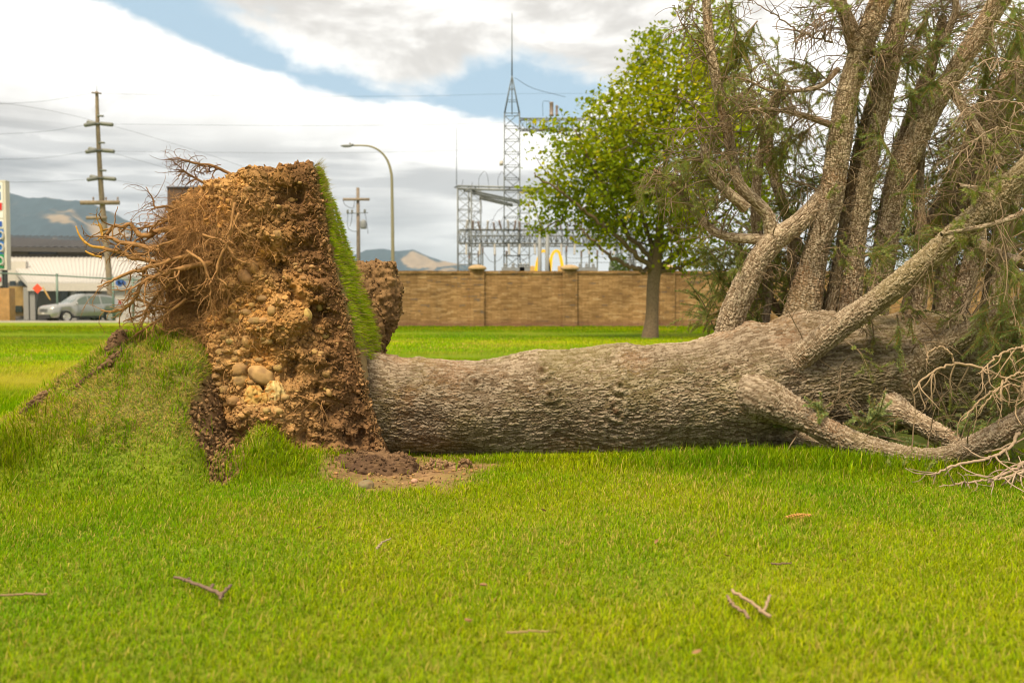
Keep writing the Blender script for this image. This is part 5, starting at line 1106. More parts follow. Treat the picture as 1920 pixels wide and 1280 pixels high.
def street_lamp():
    D = 60.; b = P(737, 500, D); o = thing('street_lamp', 'tall street lamp with a long curved arm, behind the dark clump of soil', 'street lamp', (b[0], D, 0)); s = S(D)
    m = MB(); q = spline(np.array([[*P(737, 605, D), .12], [*P(736.5, 480, D), .105], [*P(735, 350, D), .085], [*P(733, 322, D), .08], [*P(726, 300, D), .07], [*P(713, 284, D), .06], [*P(696, 275, D), .055], [*P(680, 273, D), .05], [*P(660, 273, D), .045]]), 80); m.tube(q[:, :3], q[:, 3], 12); m.build('pole', M_pole, o)
    m = MB(); p = P(650, 273.5, D); v = IV3.copy(); v = v*np.array([.36, .15, .085]); v[:, 2] = np.where(v[:, 2] > 0, v[:, 2]*.9, v[:, 2]*1.15); m.add(v+p, IF3); m.box(P(656, 272, D)+np.array([-.02, -.09, -.06]), P(662, 273, D)+np.array([.04, .09, .09])); m.build('lamp_head', M_gr, o)
    m = MB(); m.lathe([(.0, .05), (.04, .05), (.05, 0), (0, 0)], P(656, 269.5, D), 2, 10); m.build('sensor', M_insb, o)
    m = MB(); m.lathe([(.22, 0), (.22, .25), (.14, .3)], (b[0], D, 0), 2, 12); m.build('base', M_pole, o)
street_lamp()
M_wood = mat('pole_wood', (.235, .185, .125), .9, var=.25, scale=5, bump=.01, bscale=20); M_woodd = mat('dark_pole_wood', (.19, .155, .12), .9, var=.25, scale=5)
M_insg = mat('insulator_grey', (.16, .165, .14), .4, 0, .4)
def tall_pole():
    D = 62.; b = P(211, 602, D); t = P(181.5, 172, D); o = thing('utility_pole', 'tall leaning wooden power pole with three tiers of dark insulators', 'utility pole', (b[0], D, 0)); s = S(D); b[2] = -.05
    m = MB(); q = spline(np.array([[*b, .205], [*P(203, 500, D), .185], [*P(190, 360, D), .16], [*P(183.5, 240, D), .125], [*t, .10]]), 30); m.tube(q[:, :3], q[:, 3], 14); m.build('pole', M_wood, o)
    at = lambda py: np.array([np.interp(py, [172, 240, 360, 500], [181.5, 183.5, 190, 203]), py])
    for py in (232, 282, 334):
        c = at(py)
        for a, bb, dy0, dy1, fw in ((-24, -5, 3, 0, -1.2), (-18, -5, -3, 0, .7), (5, 28, 0, 2, -.5)):
            p, e = P(c[0]+bb if a < 0 else c[0]+a, py+dy1 if a < 0 else py+dy0, D), P(c[0]+a if a < 0 else c[0]+bb, py+dy0 if a < 0 else py+dy1, D+fw); insul(o, p, e-p, np.linalg.norm(e-p), .13, M_insg, discs=8)
        m = MB(); m.bar(P(c[0]-5, py, D-.15), P(c[0]+6, py, D-.15), .06); m.build('bracket', M_steel2, o)
        c2 = at(py-14); m = MB(); m.tube([P(c2[0], py-15, D-.1), P(c2[0]+11, py-14, D-.2)], [.07, .06], 8); m.build('post_insulator', M_insg, o)
    m = MB(); m.bar(P(172, 174, D-.15), P(190, 175.5, D-.15), .06); m.build('crossarm', M_woodd, o)
    m = MB(); m.tube([t, P(181.5, 160, D)], [.02, .01], 5); m.build('lightning_rod', M_steel2, o)
    m = MB(); m.box(P(151, 382, D-.2)-np.array([0, .08, .06]), P(224, 378, D-.2)+np.array([0, .08, .06])); m.build('crossarm', M_wood, o)
    for px in (175, 199, 221): insul(o, P(px, 379, D-.2), (0, 0, 1), .32, .06, M_insb, discs=2)
    m = MB(); m.box(P(162, 410, D-.2)-np.array([0, .06, .05]), P(200, 407, D-.2)+np.array([0, .06, .05])); m.build('crossarm', M_wood, o)
tall_pole()
def short_pole():
    D = 80.; b = P(672, 605, D); o = thing('utility_pole', 'short utility pole with one crossarm and a small transformer, left of the street lamp', 'utility pole', (b[0], D, 0))
    m = MB(); m.tube([(b[0], D, 0), P(672, 450, D), P(671, 352, D)], [.17, .15, .13], 12); m.build('pole', M_woodd, o); p = P(671, 372, D)
    m = MB(); m.box(P(643, 375, D-.2)-np.array([0, .06, .05]), P(693, 373, D-.2)+np.array([0, .06, .06])); m.build('crossarm', M_wood, o)
    for px in (652, 660, 684): insul(o, P(px, 400 if px < 670 else 399, D-.2), (0, 0, 1), .28, .10, M_insg, discs=3)
    m = MB(); m.bar(P(650, 400, D-.2), P(690, 399, D-.2), .04); m.build('crossarm', M_steel2, o)
    m = MB(); m.lathe([(0, 0), (.24, 0), (.26, .1), (.26, .55), (.22, .62), (.08, .72), (0, .74)], P(681.5, 429, D-.35), 2, 16); m.build('transformer', M_gr, o)
    m = MB()
    for rows in ([(652, 400), (652, 425), (660, 433), (672, 434)], [(660, 400), (659, 415), (656, 424)], [(684, 399), (688, 420), (690, 438)], [(643, 375), (648, 385), (662, 390), (665, 376)]): m.tube(spline(np.array([P(a, bb, D-.25) for a, bb in rows]), 14), .02, 5)
    m.build('cable', M_wire, o)
short_pole()
def power_line(rows, label, rad=.0065):
    m = MB(); m.tube(spline(np.array([P(*q) for q in rows]), 40), rad, 5); tag(m.build('power_line', M_wire), label, 'power line', 'overhead power lines')
power_line([(181, 176, 62), (560, 181, 66), (800, 180, 69), (955, 176, 70), (1172, 176, 72)], 'highest long overhead line, passing between the pole top and the spired mast')
power_line([(208, 233, 62), (560, 236, 66), (800, 234, 68), (946, 230, 70)], 'second overhead line from the top, ending at the shoulder of the tall mast')
power_line([(208, 284, 62), (560, 287, 66), (800, 284, 68), (946, 278, 70)], 'third overhead line from the top, above the curve of the street lamp arm')
power_line([(208, 235, 61.6), (300, 262, 58), (420, 300, 54), (560, 352, 49)], 'slack line sloping down to the right from the upper tier of the tall pole')
power_line([(208, 286, 61.6), (300, 312, 58), (420, 345, 54), (520, 380, 49)], 'slack line sloping down to the right from the middle tier of the tall pole')
power_line([(210, 337, 61.6), (300, 352, 58), (400, 372, 54)], 'slack line sloping down to the right from the lowest tier of the tall pole')
power_line([(158, 235, 60.8), (80, 247, 56), (-60, 254, 52)], 'line leaving the upper insulators of the tall pole to the left')
power_line([(160, 285, 60.8), (80, 296, 56), (-60, 300, 52)], 'line leaving the middle insulators of the tall pole to the left')
power_line([(163, 337, 60.8), (80, 341, 56), (-60, 342, 52)], 'line leaving the lowest insulators of the tall pole to the left')
power_line([(172, 175, 61.8), (80, 190, 56), (-60, 198, 52)], 'highest line left of the tall pole, from its top')
power_line([(183, 228, 62), (80, 205, 56), (-60, 185, 52)], 'line rising to the left from the upper tier of the tall pole')
power_line([(965, 146, 70), (1000, 166, 71), (1060, 182, 73)], 'thin line sagging from the tip of the spire into the leafy tree', .016)

# ------------------------------------------------------------------ left: forecourt, fence, car, sign, mountains
M_roofd = mat('dark_metal_roof', (.085, .078, .072), .5, .2, var=.08, scale=2); M_wallg = mat('grey_cladding', (.17, .15, .135), .7, var=.06); M_white = mat('white_metal_roof', (.44, .42, .39), .5, var=.05)
M_trim = mat('dark_trim', (.035, .037, .04), .5); M_glass = mat('dark_glass', (.02, .028, .035), .08, 0, .6); M_cream = mat('cream_wall', (.56, .52, .45), .75, var=.06); M_grp = mat('panel_grey', (.30, .29, .265), .7, var=.06); M_bay = mat('bay_panel', (.20, .19, .165), .7, var=.1)  # last one: dull grey-brown panel for the bay's back wall
def ribs(m, p0, du, dv, n, w=.05, h=.05):
    p0, du, dv = map(np.array, (p0, du, dv)); nn = np.cross(du, dv); nn = nn/np.linalg.norm(nn); nn *= np.sign(nn[2]) if abs(nn[2]) > .01 else 1; e = du/np.linalg.norm(du)*w
    for k in range(n):
        a = p0+du*(k+.5)/n; v = np.array([a-e+nn*.002, a+e+nn*.002, a+e*.5+nn*h, a-e*.5+nn*h]); v = np.vstack([v, v+dv]); m.add(v, np.array([[0, 1, 2, 3], [7, 6, 5, 4], [0, 4, 5, 1], [1, 5, 6, 2], [2, 6, 7, 3], [3, 7, 4, 0]]))
def service_station():
    D = 74.; o = thing('service_station', 'low grey building with a dark metal roof and a white ribbed canopy roof before it', 'building', (P(130, 600, D)[0], D, 0)); X = lambda px, D=D: P(px, 600, D)[0]; Z = lambda py, D=D: P(0, py, D)[2]
    xl, xr = X(-160), X(330, 74)
    m = MB(); m.box((xl, D, 0), (xr, D+14, Z(465))); m.build('wall', M_wallg, o, smooth=False)
    m = MB(); a, b, c = Z(462), Z(428), D-.6; v = np.array([[xl-.4, c, a], [xr+.4, c, a-.25], [xr+.4, D+7, b-.9], [xl-.4, D+7, b], [xl-.4, c, a-.3], [xr+.4, c, a-.55], [xr+.4, D+14.6, a-.4], [xl-.4, D+14.6, a-.3]]); m.add(v, np.array([[0, 1, 2, 3], [4, 5, 1, 0], [3, 2, 6, 7], [4, 7, 6, 5], [0, 3, 7, 4], [1, 5, 6, 2]])); ribs(m, v[0], v[1]-v[0], v[3]-v[0], 40, .04, .06); m.build('roof', M_roofd, o, smooth=False)
    m = MB(); m.box((X(58), D-.08, Z(476)), (X(108), D-.01, Z(466))); m.build('window', M_glass, o, smooth=False)
    m = MB(); m.box((X(58)-.1, D-.05, Z(476.5)), (X(58)-.005, D-.0, Z(465))); m.box((X(108)+.005, D-.05, Z(476.5)), (X(108)+.1, D-.0, Z(465))); m.box((xl, D-.12, Z(464)), (xr, D-.0, Z(462.6))); m.build('trim', M_trim, o, smooth=False)
    # canopy
    Dc = 67.; x0, x1 = P(52, 530, Dc)[0], P(310, 530, Dc)[0]; zt, ze = P(0, 482, D-.3)[2], P(0, 530, Dc)[2]; m = MB()
    v = np.array([[x0, Dc, ze], [x1, Dc, ze], [x1, D-.3, zt], [P(14, 500, D)[0], D-.3, zt], [x0, Dc, ze-.3], [x1, Dc, ze-.3], [x1, D-.3, zt-.35], [P(14, 500, D)[0], D-.3, zt-.35]]); m.add(v, np.array([[0, 1, 2, 3], [4, 7, 6, 5], [0, 4, 5, 1], [0, 3, 7, 4], [1, 5, 6, 2], [3, 2, 6, 7]])); 
    for k in range(46):
        t = (k+.5)/46; a = v[0]*(1-t)+v[1]*t; b2 = v[3]*(1-t)+v[2]*t; m.bar(a+np.array([0, 0, .05]), b2+np.array([0, 0, .05]), .032)
    m.build('canopy_roof', M_white, o, smooth=False)
    m = MB(); m.box((x0, Dc-.06, ze-.55), (x1, Dc-.002, ze-.05)); m.build('fascia', M_cream, o, smooth=False)
    for px in (52, 64, 141, 198): m = MB(); xx = P(px, 600, Dc+.3)[0]; m.box((xx-.17, Dc+.1, 0), (xx+.17, Dc+.45, ze-.3)); m.build('column', M_grp, o, smooth=False)
    m = MB(); m.box((P(-60, 600, 70.5)[0], 70.5, 2.6), (P(50, 600, 70.5)[0], 70.9, P(0, 490, 70.5)[2])); m.build('side_wall', M_cream, o, smooth=False)
    for px in (24, 40): m = MB(); p = P(px, 531, 70.4); m.box(p-np.array([.2, .04, .16]), p+np.array([.2, .04, .16])); m.build('window', M_glass, o, smooth=False)
    m = MB(); xa, xb = P(72, 600, 72)[0], P(215, 600, 72)[0]; m.box((xa, 72, 0), (xb, 72.3, P(0, 538, 72)[2])); ribs(m, (xa, 72, 0), np.array([xb-xa, 0, 0]), np.array([0, 0, 3.]), 30, .05, -.05); m.build('back_wall', M_bay, o, smooth=False)
    for a, b in ((113, 127), (141, 160)): m = MB(); m.box((P(a, 545, 71.9)[0], 71.86, P(0, 572, 71.9)[2]), (P(b, 545, 71.9)[0], 71.94, P(0, 542, 71.9)[2])); m.build('window', M_glass, o, smooth=False)
    m = MB(); m.box((P(18, 600, 73)[0], 73, .2), (P(46, 600, 73)[0], 73.4, P(0, 537, 73)[2])); m.build('shopfront', mat('ochre_wall', (.42, .27, .09), .7, var=.3, scale=2), o, smooth=False)
    m = MB(); m.box((P(20, 600, 72.9)[0], 72.85, P(0, 585, 73)[2]), (P(42, 600, 72.9)[0], 72.95, P(0, 573, 73)[2])); m.build('window', M_glass, o, smooth=False)
service_station()
def pale_shed():
    D = 64.; o = thing('shed', 'pale vertical clad shed with a small blue sign beside the parked car', 'shed', (P(260, 600, D)[0], D, 0)); xa, xb = P(216, 600, D)[0], P(318, 600, D)[0]; zt = P(0, 545, D)[2]
    m = MB(); m.box((xa, D, 0), (xb, D+2.5, zt)); ribs(m, (xa, D, 0), np.array([xb-xa, 0, 0]), np.array([0, 0, zt-.02]), 22, .04, -.04); m.build('wall', M_cream, o, smooth=False)
    m = MB(); m.box((xa-.15, D-.2, zt+.003), (xb+.15, D+2.7, zt+.16)); m.build('roof', M_grp, o, smooth=False)
    m = MB(); z0, z1 = P(0, 538, D)[2], P(0, 520, D)[2]; m.box((xa, D+.05, zt+.163), (xb, D+.15, z1+.1)); m.build('sign_board', M_white, o, smooth=False)
    m = MB(); c = P(225, 530, D+.02); r = np.random.default_rng(1)
    for dx, dz, rr in ((-.15, 0, .16), (.05, .08, .2), (.25, -.02, .13), (-.02, -.12, .12)): m.lathe([(0, 0), (rr, 0), (rr, .02), (0, .02)], c+np.array([dx, 0, dz]), 1, 14)
    m.build('blue_emblem', mat('blue_paint', (.05, .13, .42), .5), o, smooth=False)
pale_shed()
def price_sign():
    D = 60.; X = lambda px: P(px, 500, D)[0]; Z = lambda py: P(0, py, D)[2]; o = thing('price_sign', 'tall white framed fuel price sign with blue and green panels, cut by the left border', 'sign', (X(-30), D, 0)); x0, x1 = X(-85), X(13)
    m = MB(); m.box((x0, D, Z(506)), (x1, D+.5, Z(338))); m.build('frame', M_cream, o, smooth=False)
    def pan(a, b, col, nm='panel', x_=(X(-80), X(8)), out=.03, par=o): m = MB(); m.box((x_[0], D-out, Z(b)), (x_[1], D-out+.028, Z(a))); return m.build(nm, mat(nm+'_paint', col, .4), par, smooth=False)
    white = (.72, .72, .70); p = pan(342, 409, white); 
    pan(360, 375, (.03, .14, .50), 'blue_stripe', (X(-70), X(4)), .06, p); pan(347, 354, (.03, .14, .50), 'blue_stripe', (X(-70), X(4)), .06, p)
    m = MB(); m.add(np.array([P(-70, 400, D-.06), P(3.5, 394, D-.06), P(3.5, 380, D-.06), P(-70, 386, D-.06), P(-70, 400, D-.03), P(3.5, 394, D-.03), P(3.5, 380, D-.03), P(-70, 386, D-.03)]), np.array([[0, 1, 2, 3], [4, 7, 6, 5], [0, 4, 5, 1], [1, 5, 6, 2], [2, 6, 7, 3], [3, 7, 4, 0]])); m.build('red_stripe', mat('red_paint', (.58, .03, .03), .4), p, smooth=False)
    pan(411, 428, white); pan(415, 425, (.03, .10, .42), 'blue_stripe', (X(-80), X(6)), .06)
    q1 = pan(430, 452, (.035, .16, .48)); q2 = pan(453, 476, (.035, .16, .48)); q3 = pan(477, 503, (.02, .25, .10))
    for q, y in ((q1, 441), (q2, 464), (q3, 489)):
        m = MB(); c = P(1, y, D-.05); k = np.linspace(0, 2*math.pi, 25); m.tube(np.stack([c[0]+.16*np.cos(k), np.full(25, c[1]), c[2]+.22*np.sin(k)], 1), .055, 6); m.tube([c+np.array([.16, 0, .0]), c+np.array([.13, 0, -.3])], .05, 6); m.build('digit', M_white, q)
    m = MB(); m.box((X(-80), D+.1, 0), (X(-66), D+.4, Z(506))); m.box((X(-2), D+.1, 0), (X(8), D+.4, Z(506))); m.build('post', M_trim, o, smooth=False)
    m = MB(); m.box((X(-70), D-.02, Z(536)), (X(3), D+.09, Z(508))); q = m.build('panel', M_white, o, smooth=False); m = MB(); m.box((X(-60), D-.05, Z(528)), (X(2), D-.022, Z(520))); m.build('red_stripe', mat('red_paint', (.55, .06, .08), .4), q, smooth=False)
    m = MB(); m.box((X(-90), D-.1, 0), (X(18), D+.6, Z(540))); m.build('base', mat('orange_brick', (.42, .23, .085), .85, var=.25, scale=4), o, smooth=False)
price_sign()
def fence():
    D = 58.2; o = thing('chain_link_fence', 'green post chain link fence before the parked car', 'fence', (P(108, 600, D)[0], D, 0)); xs = [P(px, 600, D)[0] for px in (-120, -5, 108, 213, 250, 345)]; zt = [P(0, py, D)[2] for py in (508, 510, 515, 521, 523, 527)]; mt = mat('fence_steel', (.13, .19, .155), .5, .3)
    for x, z in zip(xs, zt): m = MB(); m.tube([(x, D, 0), (x, D, z)], .065 if x > -24 else .06, 10); m.lathe([(.08, 0), (.06, .06), (0, .09)], (x, D, z), 2, 10); m.build('post', mt, o)
    for a in range(5): m = MB(); m.bar((xs[a], D, zt[a]-.05), (xs[a+1], D, zt[a+1]-.05), .04, sides=8); m.build('rail', mt, o)
    for xl, xr in zip(xs[:-1], xs[1:]):
     m = MB()
     for k in np.arange(xl-2.8, xr, .16):
        for sg in (1, -1):
            a, b = np.array([k, D, .05]), np.array([k+2.8, D, 2.85])
            if sg < 0: a[2], b[2] = 2.85, .05
            t0, t1 = max(0, (xl-k)/2.8), min(1, (xr-k)/2.8)
            if t1 > t0: m.bar(a+(b-a)*t0, a+(b-a)*t1, .0028, sides=3)
     m.build('wire_mesh', mt, o)
fence()
def paddle_sign():
    D = 61.; p = P(70, 541, D); o = thing('warning_sign', 'small red orange diamond sign hung on the fence left of the parked car', 'sign', (p[0], D, 0)); m = MB(); h = .31; m.add(np.array([p+np.array(q) for q in ((0, 0, h), (h, 0, 0), (0, 0, -h), (-h, 0, 0), (0, .03, h), (h, .03, 0), (0, .03, -h), (-h, .03, 0))]), np.array([[0, 1, 2, 3], [4, 7, 6, 5], [0, 4, 5, 1], [1, 5, 6, 2], [2, 6, 7, 3], [3, 7, 4, 0]])); m.build('panel', mat('sign_red', (.85, .09, .035), .5), o, smooth=False)
    m = MB(); m.tube([(p[0]-.1, D+.06, 0), (p[0], D+.06, p[2]+.2)], .03, 8); m.build('post', M_trim, o)
    m = MB(); m.tube(spline(np.array([P(80, 537, D), P(88, 552, D), P(95, 563, D)]), 12), [.03+.03*math.sin(k/11*math.pi) for k in range(12)], 8); m.build('strap', M_tan, o)
paddle_sign()
def bricks():
    D = 86.; o = thing('brick_building', 'flat topped dark brown brick block half hidden behind the root plate', 'building', (P(360, 600, D)[0], D, 0)); m = MB(); m.box((P(309, 0, D)[0], D, 0), (P(470, 0, D)[0], D+6, P(0, 353, D)[2]))
    mt = mat('brown_brick', (.125, .078, .05), .9, var=.25, scale=6, bump=.01); m.build('wall', mt, o, smooth=False); m = MB(); m.box((P(308, 0, D)[0], D-.1, P(0, 352.8, D)[2]), (P(471, 0, D)[0], D+6.1, P(0, 350, D)[2])); m.build('coping', M_trim, o, smooth=False)
bricks()
def shrub():
    D = 60.; p = P(1162, 492, D); o = thing('shrub', 'small green bush showing above the stone wall left of the leafy tree trunk', 'bush', (p[0], D, 0)); r = np.random.default_rng(5); n = 1500; c = r.normal(0, 1, (n, 3)); c *= (r.random(n)**.33/np.linalg.norm(c, axis=1))[:, None]; q = np.array([p[0], D, p[2]-1.1])+c*np.array([.75, .75, 1.5])*(1+.25*fbm(c*2, 2, 3))[:, None]
    a = r.normal(0, 1, (n, 3)); a /= np.linalg.norm(a, axis=1)[:, None]; b = np.cross(a, r.normal(0, 1, (n, 3))); b /= np.linalg.norm(b, axis=1)[:, None]; s = .09; v = np.stack([q-a*s, q+b*s*.6, q+a*s, q-b*s*.6], 1).reshape(-1, 3); m = MB(); m.add(v, np.arange(4*n).reshape(n, 4), np.repeat(np.tile([.09, .14, .03], (n, 1))*r.uniform(.6, 1.4, n)[:, None], 4, 0)); m.build('foliage', M_leaf, o)
    m = MB(); m.tube([(p[0], D, 0), (p[0], D, p[2]-.6)], [.08, .03], 8, (.15, .11, .07)); m.build('trunk', M_tbark, o)
shrub()
# --- the parked car
M_paint = mat('silver_green_paint', (.32, .32, .31), .28, .35, .5); M_tyre = mat('tyre', (.02, .02, .02), .85); M_rim = mat('alloy', (.62, .61, .58), .3, .6); M_lamp = mat('headlamp', (.7, .62, .48), .12, 0, .6); M_plast = mat('black_plastic', (.03, .03, .032), .6); M_cglass = mat('car_glass', (.10, .125, .10), .06, 0, .8)
def car():
    D = 59.3; g = P(152, 604.5, D); o = thing('parked_car', 'silver grey sport utility car parked behind the fence', 'car', (g[0], D, 0)); ya = math.radians(232); ca, sa = math.cos(ya), math.sin(ya)
    def T(v): v = np.asarray(v, float); return np.stack([g[0]+v[:, 0]*ca-v[:, 1]*sa, D+v[:, 0]*sa+v[:, 1]*ca, v[:, 2]*1.0], 1)
    # cross sections along the length, front at +x: (x, half width, sill z, belt z, roof z, half roof width)
    sec = [(2.26, .62, .42, .66, .70, .55), (2.20, .78, .30, .78, .84, .68), (2.0, .87, .26, .88, .96, .76), (1.5, .90, .25, .96, 1.04, .78), (1.05, .905, .25, 1.00, 1.10, .77), (.80, .91, .25, 1.01, 1.22, .70), (.25, .91, .25, 1.02, 1.60, .60), (-.3, .91, .25, 1.03, 1.66, .60), (-1.0, .91, .25, 1.05, 1.64, .60), (-1.6, .905, .25, 1.08, 1.55, .60), (-2.0, .89, .28, 1.10, 1.34, .64), (-2.2, .83, .36, 1.08, 1.16, .66), (-2.27, .74, .45, .90, .95, .62)]
    def ring(q):
        x, w, zs, zb, zr, wr = q; half = [(0, zs), (w*.85, zs), (w, zs+.12), (w*1.0, (zs+zb)/2), (w*.99, zb-.06), (w*.955, zb), (wr+(w*.955-wr)*.12, zr-.10*(zr-zb)-.02), (wr*.92, zr-.02*(zr-zb)), (wr*.5, zr+.012), (0, zr+.02)]
        return np.array([[x, y, z] for y, z in half]+[[x, -y, z] for y, z in half[-2:0:-1]])
    q = spline(np.array(sec), 72); V = np.array([ring(r_) for r_ in q]); nv = V.shape[1]; k = np.arange(72*nv).reshape(72, nv); f = np.stack([k[:-1], np.roll(k, -1, 1)[:-1], np.roll(k, -1, 1)[1:], k[1:]], -1).reshape(-1, 4)
    m = MB(); p = V.reshape(-1, 3)
    for wx in (1.35, -1.33):
        d = np.hypot(p[:, 0]-wx, p[:, 2]-.34); arch = (d < .42) & (np.abs(p[:, 1]) > .5); p[arch, 1] *= .80
    m.add(T(p), [f, k[0][None, ::-1], k[-1][None]]); m.build('body', M_paint, o)
    def sheet(pts, name, mt, par=o): m = MB(); pts = np.array(pts, float); m.add(T(pts), np.array([list(range(len(pts)))])); return m.build(name, mt, par, smooth=False)
    def sidew(x0, x1, sgn, ins=.012):
        n = 10; xs = np.linspace(x0, x1, n); lo, hi = [], []
        for x in xs:
            r_ = np.array([np.interp(-x, -q[:, 0], q[:, c]) for c in range(6)]); y0, z0 = r_[1]*.955, r_[3]; y1, z1 = r_[5]+(r_[1]*.955-r_[5])*.12, r_[4]-.10*(r_[4]-r_[3])-.02
            if z1-z0 < .05: continue
            P_ = lambda t: (x, sgn*(y0+(y1-y0)*t+ins), z0+(z1-z0)*t+.0); lo.append(P_(.06)); hi.append(P_(.93))
        m = MB(); v = np.array(lo+hi); n = len(lo); i = np.arange(n-1); m.add(T(v), np.stack([i, i+1, n+i+1, n+i], 1)); m.build('side_window', M_cglass, o, smooth=False)
    for sg in (1, -1):
        for a, b in ((.62, .0), (-.06, -.78), (-.86, -1.62)): sidew(a, b, sg)
    sheet([(.98, -.62, 1.12), (.98, .62, 1.12), (.30, .50, 1.575), (.30, -.50, 1.575)], 'windscreen', M_cglass); sheet([(-1.93, .56, 1.15), (-1.93, -.56, 1.15), (-1.66, -.5, 1.5), (-1.66, .5, 1.5)], 'rear_window', M_cglass)
    for wx in (1.35, -1.33):
        for sg in (1, -1):
            c = T(np.array([[wx, sg*.80, .335]]))[0]; ax = T(np.array([[0, sg, 0.]]))[0]-T(np.array([[0, 0., 0]]))[0]; 
            e = bpy.data.objects.new('wheel', None); COL.objects.link(e); e.parent = o
            def disc(prof, nm, mt):
                m = MB(); n = 28; an = np.arange(n)*2*math.pi/n; u = np.array([ca, sa, 0]); pr = np.array(prof); v = (c+u*np.cos(an)[None, :, None]*pr[:, 0][:, None, None]+Z3*np.sin(an)[None, :, None]*pr[:, 0][:, None, None]+ax*pr[:, 1][:, None, None]).reshape(-1, 3); i = np.arange(len(pr)-1)[:, None]*n; j = np.arange(n)[None]; m.add(v, np.stack([i+j, i+(j+1) % n, i+n+(j+1) % n, i+n+j], -1).reshape(-1, 4)); return m
            disc([(.24, -.11), (.32, -.11), (.335, -.06), (.335, .08), (.32, .125), (.25, .125), (.235, .10)], 'tyre', M_tyre).build('tyre', M_tyre, e)
            m = disc([(.235, .10), (.22, .06), (.07, .05), (.06, .09), (0.001, .09)], 'rim', M_rim)
            for s_ in range(5): a = s_*2*math.pi/5; dd = np.array([ca, sa, 0])*math.cos(a)+Z3*math.sin(a); m.bar(c+ax*.09+dd*.05, c+ax*.10+dd*.23, .03)
            m.build('rim', M_rim, e)
    for sg in (1, -1):
        m = MB(); v = IV2*np.array([.20, .17, .085]); v = v+np.array([2.02, sg*.66, .80]); m.add(T(v), IF2); m.build('headlight', M_lamp, o)
        m = MB(); v = IV2*np.array([.08, .10, .07])+np.array([.78, sg*1.02, 1.08]); m.add(T(v), IF2); m.build('mirror', M_paint, o)
        m = MB(); v = IV2*np.array([.1, .1, .2])+np.array([-2.05, sg*.78, 1.1]); m.add(T(v), IF2); m.build('tail_light', mat('tail_lamp', (.4, .02, .02), .2), o)
        m = MB(); m.tube(T(np.array([(.1, sg*.60, 1.66), (-.5, sg*.61, 1.73), (-1.5, sg*.60, 1.62)])), .02, 6); m.build('roof_rail', M_plast, o)
    m = MB()
    for z in (.62, .69, .76): v = np.array([[x, y, zz] for x in (2.18, 2.275) for y in (-.45, .45) for zz in (z-.015, z+.015)]); m.add(T(v), np.array([[0, 1, 3, 2], [4, 6, 7, 5], [0, 4, 5, 1], [2, 3, 7, 6], [0, 2, 6, 4], [1, 5, 7, 3]]))
    m.build('grille', M_plast, o, smooth=False); m = MB(); v = np.array([[x, y, zz] for x in (2.1, 2.26) for y in (-.7, .7) for zz in (.24, .46)]); m.add(T(v), np.array([[0, 1, 3, 2], [4, 6, 7, 5], [0, 4, 5, 1], [2, 3, 7, 6], [0, 2, 6, 4], [1, 5, 7, 3]])); b_ = m.build('bumper', M_plast, o, smooth=False)
    m = MB(); v = np.array([[x, y, zz] for x in (2.262, 2.285) for y in (-.16, .16) for zz in (.47, .58)]); m.add(T(v), np.array([[0, 1, 3, 2], [4, 6, 7, 5], [0, 4, 5, 1], [2, 3, 7, 6], [0, 2, 6, 4], [1, 5, 7, 3]])); m.build('number_plate', M_white, o, smooth=False)
    m = MB(); v = np.array([[x, y, zz] for x in (-1.0, 1.0) for y in (-.93, .93) for zz in (.25, .36)]); m.add(T(v), np.array([[0, 1, 3, 2], [4, 6, 7, 5], [0, 4, 5, 1], [2, 3, 7, 6], [0, 2, 6, 4], [1, 5, 7, 3]])); m.build('sill', M_plast, o, smooth=False)
car()
# --- paving strips and street
M_conc = mat('concrete', (.42, .38, .33), .9, var=.15, scale=2); M_asph = mat('asphalt', (.055, .055, .055), .95, var=.15, scale=4)
m = MB(); x0, x1 = -48, P(316, 603, 58)[0]; m.box((x0, 57.0, -.02), (x1, 57.9, .10)); m.build('kerb', M_conc, None, smooth=False, kind='structure')
m = MB(); m.box((-60, 60.9, -.02), (P(470, 603, 61)[0], 100, .012)); m.build('parking_road', M_asph, None, smooth=False, kind='structure')
m = MB(); m.box((P(520, 600, 47)[0], 46.2, -.02), (30, 98, .006)); m.build('gravel_ground', mat('yard_gravel', (.25, .23, .20), .95, var=.3, scale=3), None, smooth=False, kind='structure')
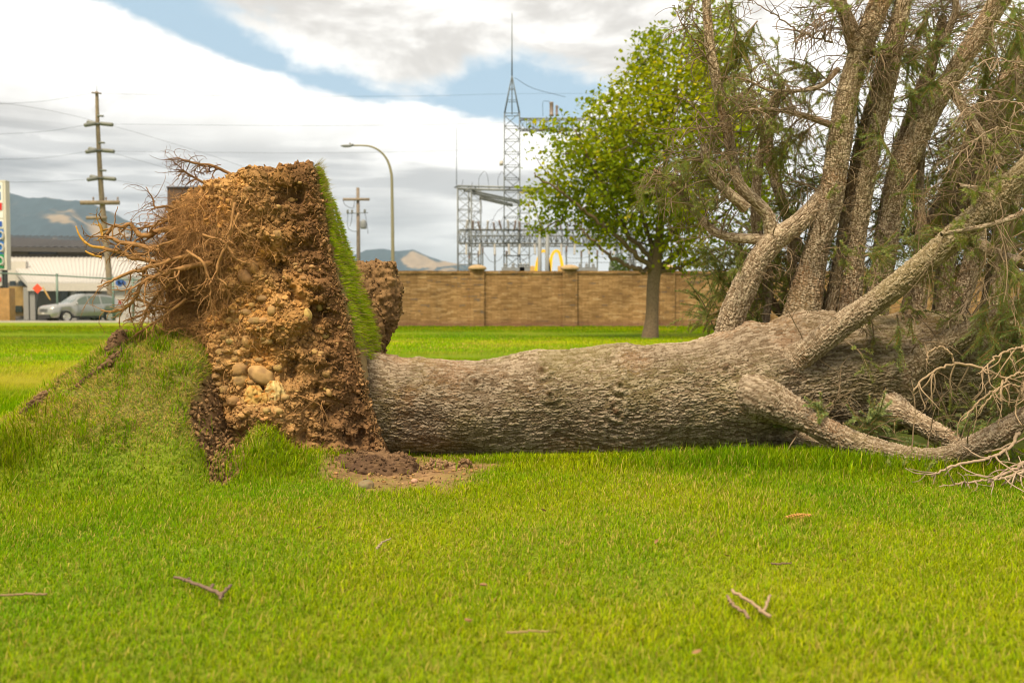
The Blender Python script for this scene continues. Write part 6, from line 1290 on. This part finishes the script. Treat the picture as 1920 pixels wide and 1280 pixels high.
# --- mountains
def mountain(ridge, D, depth, name, seed, tan_bias):
    nx, ny = 260, 90; px = np.linspace(ridge[0][0], ridge[-1][0], nx); rp = np.interp(px, [q[0] for q in ridge], [q[1] for q in ridge]); rp = rp+1.2*fbm(np.stack([px*.06, 0*px, 0*px], 1), 4, seed)
    top = np.array([P(a, b, D)[2] for a, b in zip(px, rp)]); t = np.linspace(-1, 1, ny); X = np.repeat(((px-960)/FPX*D)[:, None], ny, 1); Y = D+t[None]*depth+0*X; p = np.stack([X.ravel(), Y.ravel(), 0*X.ravel()], 1)/D*14
    gully = np.abs(fbm(p*np.array([2.2, .9, 1]), 5, seed+3)).reshape(nx, ny); prof = (1-np.abs(t)**1.15)[None]; Zm = top[:, None]*prof*(1-.9*gully*(np.abs(t)[None]**.7))
    p3 = np.stack([X.ravel(), Y.ravel(), Zm.ravel()], 1); f = fbm(p*2.4, 5, seed+7)+.35*(gully.ravel()-.2)
    c = mix3(np.tile([.022, .042, .052], (len(p3), 1)), np.array([.25, .18, .105]), sstep(f, .02+tan_bias, .20+tan_bias)); c = c*(1+.3*fbm(p*14, 3, seed+9))[:, None]
    mb = MB(); mb.add(p3, grid_faces(nx, ny), c); mb.build(name, M_mount, None, kind='structure')
M_mount = mat('mountain_side', vcol=True, rough=1.0, spec=0.0)
mountain([(-420, 395), (-250, 365), (-100, 352), (0, 357), (30, 358), (62, 366), (110, 371), (150, 374), (185, 385), (215, 398), (245, 415), (290, 440), (360, 470), (460, 500), (560, 520)], 3600, 1200, 'mountain', 1, .05)
mountain([(480, 545), (580, 520), (640, 492), (665, 476), (690, 467), (720, 466), (745, 470), (775, 467), (800, 478), (830, 488), (860, 494), (920, 508), (1000, 524), (1100, 545)], 4300, 700, 'mountain', 5, .10)
mountain([(780, 540), (820, 500), (845, 497), (870, 502), (930, 520), (1000, 545)], 3900, 600, 'mountain', 9, .2)
mountain([(-900, 470), (-700, 440), (-420, 470), (0, 500), (400, 530), (900, 540), (1500, 530), (2000, 500), (2500, 480)], 4700, 400, 'mountain', 13, .1)
# ------------------------------------------------------------------ the air between here and the mountains
def haze():
    m = bpy.data.materials.new('haze_air'); m.use_nodes = True; t = NT(m.node_tree); t.n.clear(); v = t.new('ShaderNodeVolumePrincipled'); v.inputs['Color'].default_value = (.68, .85, 1.0, 1); v.inputs['Density'].default_value = HAZE; v.inputs['Anisotropy'].default_value = .2
    o = t.new('ShaderNodeOutputMaterial'); t.l.new(v.outputs[0], o.inputs['Volume']); mb = MB(); mb.box((-6200, -450, -1.5), (6200, 9200, 450)); mb.build('haze', m, None, smooth=False, kind='stuff')
HAZE = 0.00011
haze()
